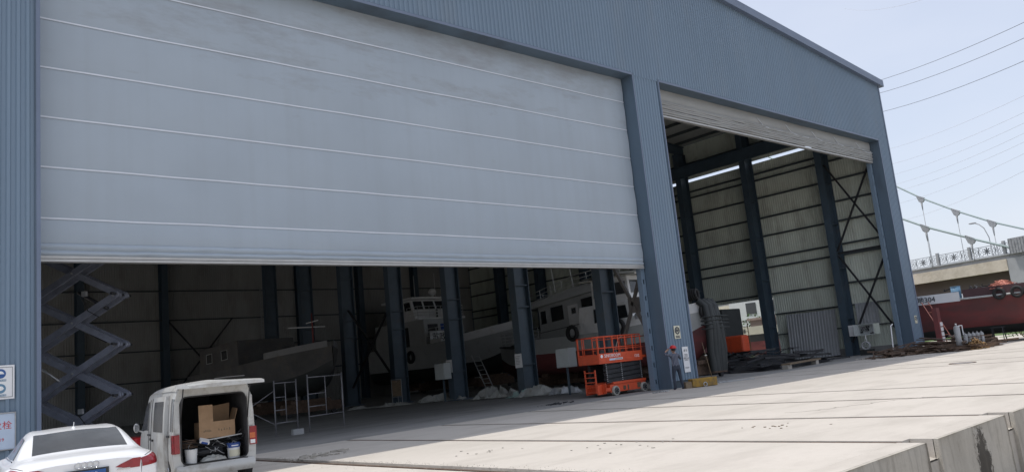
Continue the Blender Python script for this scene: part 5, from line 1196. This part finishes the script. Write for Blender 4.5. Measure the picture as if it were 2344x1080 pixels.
# red steel post with notices at the outer corner
t = thing('red_post', 'red steel post with four white notices at the outer corner of the hangar', 'post', (55.5, 20.2, 0)); MB().bx(-.25, .25, -.15, .15, 0, 2.6).build('post', 'redhull', t)
for k in range(4): MB().bx(-.05, .38, -.162, -.15, .45+.32*k, .70+.32*k).build('notice', 'cleanwhite', t)
def sign(name, label, x, z, w_, h, cat='sign', m='signcream', y=D-.048, group=None):
    t = thing(name, label, cat, (x, y, z), 0, group); MB().bx(-w_/2, w_/2, -.012, 0, -h/2, h/2).build('board', m, t); return t
t = sign('helmet_sign', 'small cream safety-helmet sign on the centre pillar above the worker', 28.5, 2.36, .42, .56)
MB().torus((0, -.016, .07), (0, 1, 0), .135, .03, 24, 6).build('symbol_ring', 'signdark', t)
b = MB(); b.cyl((0, -.013, .07), (0, -.016, .07), .07, n=16); b.bx(-.1, .1, -.018, -.014, .06, .085); b.build('helmet_symbol', 'signdark', t)
MB().bx(-.14, .14, -.017, -.013, -.24, -.15).build('caption_bar', 'signdark', t); text('必须戴安全帽', .045, 'signcream', t, (0, -.019, -.195), (R(90), 0, 0), 'caption_lettering', .001)
t = sign('notice_board', 'white notice sheet on the centre pillar beside the worker', 28.9, 1.16, .42, 1.1, 'notice', 'cleanwhite')
text('通 知', .12, 'signdark', t, (0, -.014, .38), (R(90), 0, 0), 'notice_title', .001); text('严禁烟火\n安全生产\n佩戴安全帽\n注意安全', .075, 'signdark', t, (0, -.014, .08), (R(90), 0, 0), 'notice_lettering', .001); text('安全第一', .08, 'signdark', t, (0, -.014, -.36), (R(90), 0, 0), 'notice_footer', .001)
t = sign('helmet_sign', 'tiny cream safety sign on the right corner of the hangar', 54.2, 2.0, .36, .5); MB().torus((0, -.016, .06), (0, 1, 0), .11, .025, 20, 6).build('symbol_ring', 'signdark', t)
t = sign('safety_board', 'white safety board with two blue round symbols on the left pillar', 3.28, 2.40, .88, .75, m='cleanwhite')
MB().tube([(-.4, -.015, -.33), (.4, -.015, -.33), (.4, -.015, .33), (-.4, -.015, .33)], .006, 4, True).build('border', 'signdark', t)
for kx in (-.22, .17):
    for kz, cc in ((.19, 'signblue'), (-.14, 'paperblue')):
        MB().cyl((kx, -.014, kz), (kx, -.018, kz), .105, n=24).build('symbol_disc', 'signblue' if cc == 'signblue' else 'bluedrum', t)
        b = MB(); b.sphere((kx, -.02, kz+.005), .06, .002, .05, z0=0. if kz > 0 else -1.); b.bx(kx-.07, kx+.07, -.022, -.019, kz-.01, kz+.005); b.build('symbol', 'cleanwhite', t)
        MB().bx(kx-.11, kx+.11, -.016, -.013, kz-.17, kz-.125).build('caption_bar', 'bluedrum', t)
        text('必须戴安全帽' if kz > 0 else '必须穿防护服', .035, 'cleanwhite', t, (kx, -.018, kz-.148), (R(90), 0, 0), 'caption_lettering', .001)
t = sign('hydrant_board', 'framed pale blue board with red lettering low on the left pillar', 3.25, 1.32, .98, .80, m='paperblue')
b = MB(); b.tube([(-.49, -.02, -.4), (.49, -.02, -.4), (.49, -.02, .4), (-.49, -.02, .4)], .022, 4, True); b.build('frame', 'lightsteel', t)
text('消火栓', .19, 'signred', t, (.14, -.015, .12), (R(90), 0, 0), 'red_lettering', .001); text('火警119', .10, 'signred', t, (.1, -.015, -.18), (R(90), 0, 0), 'small_lettering', .001)
for k, y in ((1, MIDY[1]), (2, MIDY[2])):
    t = thing('column_notice', 'white notice on the inner column %s' % ('nearer the orange lift', 'between the ladder and the wall box')[k-1], 'notice', (27.97, y, 1.75+.1*k), R(-90), None)
    MB().bx(-.26, .26, -.02, 0, -.36, .36).build('sheet', 'cleanwhite', t)
    b = MB()
    for q in range(6): b.bx(-.18, .15-.04*(q % 3), -.023, -.021, .22-.08*q, .235-.08*q)
    b.build('print', 'signdark', t)
for k, (x, y, z) in enumerate(((27.6, 36.9, 1.7), (27.5, 26.9, 1.75))):
    t = thing('wall_box', 'pale grey switch box %s' % ('beside the second inner column from the left', 'behind the orange scissor lift')[k], 'box', (x, y, z)); MB().bx(-.25, .25, -.45, .45, -.45, .45).build('case', 'boatgrey' if k else 'cabinet', t, bevel=.02); MB().bx(-.27, -.25, -.4, .4, -.4, .4).build('cover', 'cabinet', t); MB().bx(-.04, .04, -.04, .04, -z, -.45).build('stand', 'steel', t)
# scaffold frames inside the left door
def scaffold(label, p, q, h, hs_, m='lightsteel'):
    t = thing('scaffold', label, 'scaffold', p); a = Vector((0, 0, 0)); c = Vector(q)-Vector(p); b = MB()
    for e in (0, 1): pp = a.lerp(c, e); b.cyl(pp, pp+Vector((0, 0, h)), .026, n=7)
    for z in hs_: b.cyl(a+Vector((0, 0, z)), c+Vector((0, 0, z)), .02, n=6)
    b.build('frame', m, t); b = MB(); pp = a.lerp(c, .5); b.cyl(pp+Vector((0, 0, hs_[0])), pp+Vector((0, 0, h-.1)), .018, n=6)
    for z in (.9, 1.35): b.cyl(a+Vector((0, 0, z)), pp+Vector((0, 0, z)), .018, n=6)
    b.build('inner_ladder', m, t); return t
M['scaf'] = mat('scaffold_tube', (.24, .24, .26), .5, .3, .2, 6)
scaffold('open scaffold frame nearest the left door, right end of the row', (13.95, 26.9, 0), (15.7, 27.5, 0), 2.05, (.55, 1.95), 'scaf')
scaffold('narrow scaffold frame left of the nearest one', (12.75, 27.1, 0), (13.7, 27.3, 0), 1.95, (.45, 1.85), 'scaf')
scaffold('dim scaffold frame joined by crossed braces behind the van', (11.0, 28.9, 0), (12.3, 28.7, 0), 1.95, (.5, 1.85), 'scaf')
t = thing('scaffold_brace', 'crossed scaffold braces between the frames beside the van', 'brace', (11.4, 28.2, 0)); b = MB(); b.cyl((-.2, .2, .4), (1.4, -1.0, 1.6), .016, n=5); b.cyl((-.2, .2, 1.6), (1.4, -1.0, .4), .016, n=5); b.build('tubes', 'scaf', t)
t = thing('brick_pack', 'small pale block on the floor beneath the scaffold frames', 'block', (13.3, 26.6, 0)); MB().bx(-.18, .22, -.1, .1, 0, .2).build('block', 'bridgegrey', t, bevel=.01)
t = thing('picture_easel', 'thin metal sign stand near the third inner column', 'stand', (27.3, 41.3, 0), R(-42)); b = MB(); b.tube([(-.3, 0, .45), (.3, 0, .45), (.3, 0, 1.5), (-.3, 0, 1.5)], .025, 5, True); b.cyl((-.3, 0, 0), (-.3, 0, .5), .022, n=6); b.cyl((.3, 0, 0), (.3, 0, .5), .022, n=6); b.cyl((0, .5, 0), (0, 0, 1.4), .02, n=6); b.build('frame', 'lightsteel', t); MB().bx(-.27, .27, .0, .02, .5, 1.45).build('panel', 'wood', t)
# tarpaulins along the row of columns
def tarp(label, c, rx, ry, h, seed, m='tarp', rz=0.):
    b = MB(); b.grid(lambda u, v: (rx*(2*u-1)*(1+.15*noise.noise(Vector((v*4, seed, 0)))), ry*(2*v-1)*(1+.15*noise.noise(Vector((u*4, seed, 3)))), .02+h*max(0, (1-abs(2*u-1)**2.5)*(1-abs(2*v-1)**2))**.6*(.12+1.5*max(0, .5-abs(noise.noise(Vector((u*4.5, v*2.2, seed*3.3))))*2.2))+.07*abs(noise.noise(Vector((u*13, v*9, seed))))), 40, 22, sm=False)
    o = single('tarpaulin', b, m, label, 'tarpaulin'); o.location = (c[0], c[1], 0); o.rotation_euler = (0, 0, rz)
tarp('crumpled pale tarpaulin at the foot of the inner column left of the lift', (28.3, 29.6, 0), 1.3, .8, .62, 1, 'tarp', R(-60))
tarp('mint green tarpaulin spread beside the inner column near the lift', (28.0, 30.6, 0), .9, .5, .42, 2, 'greentarp', R(-70))
tarp('low pale tarpaulin heap under the leaning ladder', (28.6, 33.6, 0), 1.2, .9, .75, 3, 'tarp', R(-60))
tarp('creased grey tarpaulin between the second and third inner columns', (28.0, 37.8, 0), 1.5, .7, .55, 4, 'tarp', R(-55))
tarp('flat grey sheet on the floor far along the column row', (25.4, 40.3, 0), 1.9, .7, .28, 5, 'tarp', R(-45))
tarp('small bluish tarpaulin just left of the orange lift', (28.4, 28.1, 0), .8, .5, .5, 6, 'sheetgrey', R(-50))
# litter on the slab
LIT = [((21.9, 22.3), .5, 'dark scattered debris on the floor left of the orange lift', 'darksteel'), ((9.3, 17.6), .5, 'grey crumbs of mortar on the shaded slab right of the van', 'wallcon'), ((30.3, 20.2), .35, 'grey rags on the slab right of the yellow block', 'bridgegrey'), ((26.0, 20.3), .3, 'small wire scraps at the foot of the centre pillar', 'lightsteel'), ((46.5, 20.9), .8, 'rubble strip on the slab before the side wall', 'wallcon'), ((29.5, 26.9), .7, 'metal scraps on the floor behind the orange lift', 'lightsteel')]
for k, (c, r_, lab, m) in enumerate(LIT):
    b = MB(); rr = random.Random(40+k)
    for q in range(34):
        a = rr.uniform(0, 6.28); d = rr.random()*r_; x, y = d*math.cos(a)*1.8, d*math.sin(a); s_ = rr.uniform(.02, .07)
        b.beam((x-s_, y, s_*.4), (x+s_*rr.uniform(.5, 2), y+rr.uniform(-.08, .08), s_*rr.uniform(.4, .9)), s_, s_*.6)
    o = single('debris', b, m, lab, 'debris', kind='stuff'); o.location = (c[0], c[1], 0)
t = thing('steel_bar', 'grey bar lying on the slab right of the yellow block', 'bar', (30.9, 19.9, 0)); MB().beam((-.9, .35, .03), (.9, -.3, .03), .06, .05).build('bar', 'bridgegrey', t)
# crumbs of mortar along the first rail channel, small marks on the slab
b = MB(); rr = random.Random(77)
for q in range(900):
    y = 5.4+13.5*rr.random(); x = 8.5+(.30+.10*rr.gauss(0, 1) if rr.random() < .8 else rr.uniform(-.5, .6)); s_ = rr.uniform(.004, .014)
    b.add([(x-s_, y, .0), (x, y-s_, .0), (x+s_, y, .0), (x, y+s_, .0), (x+s_*.2, y, s_*1.1)], [(0, 1, 4), (1, 2, 4), (2, 3, 4), (3, 0, 4)])
single('mortar_crumbs', b, 'wallcon', 'loose crumbs of mortar scattered along the nearest rail', 'crumbs', kind='stuff')
for k, (x, y, r_, n, lab, m) in enumerate(((11.3, 9.6, .9, 16, 'grey scabs and flakes on the sunlit slab between the two nearest rails', 'wallcon'), (10.6, 12.6, .7, 12, 'few dark flakes on the sunlit slab nearer the shadow edge', 'wallcon'), (14.1, 8.4, .6, 14, 'few dark crumbs beyond the second rail', 'wood'))):
    b = MB(); rr = random.Random(60+k)
    for q in range(n):
        a = rr.uniform(0, 6.28); d = r_*rr.random(); px, py = x+1.3*d*math.cos(a), y+1.9*d*math.sin(a); s_ = rr.uniform(.008, .026)
        pts = [(px+s_*(1+.5*rr.random())*math.cos(t_*1.05), py+s_*(1+.6*rr.random())*math.sin(t_*1.05), .004) for t_ in range(6)]; b.poly(pts, (0, 0, rr.uniform(.003, .012)))
    single('flakes', b, m, lab, 'flakes', kind='stuff')
# hairline crack running out from the third rail
b = MB(); rr = random.Random(5); pts = []; x, y = 16.6, 9.6
for q in range(60):
    pts.append((x, y, .0025)); x += .045+.02*rr.gauss(0, 1); y += .05*rr.gauss(0, 1)-.035
for p, q in zip(pts[:-1], pts[1:]): b.beam(p, q, .012*rr.uniform(.5, 1.4), .003)
single('crack', b, 'wallcon', 'dark crack wandering over the slab between the third and fourth rails', 'crack')
b = MB(); b.sphere((19.8, D-.05, 19.0), .13, .006, .16, 14, 8); b.build('paint_splash', 'cleanwhite', hg, True)
# extra fittings on the vehicles
b = MB(); vs.patch(b, [(2.72, 3.55), (2.92, 3.55), (2.92, 3.75), (2.72, 3.75)], .012, True, 3, 2); b.build('door_handle', 'blackpl', van)
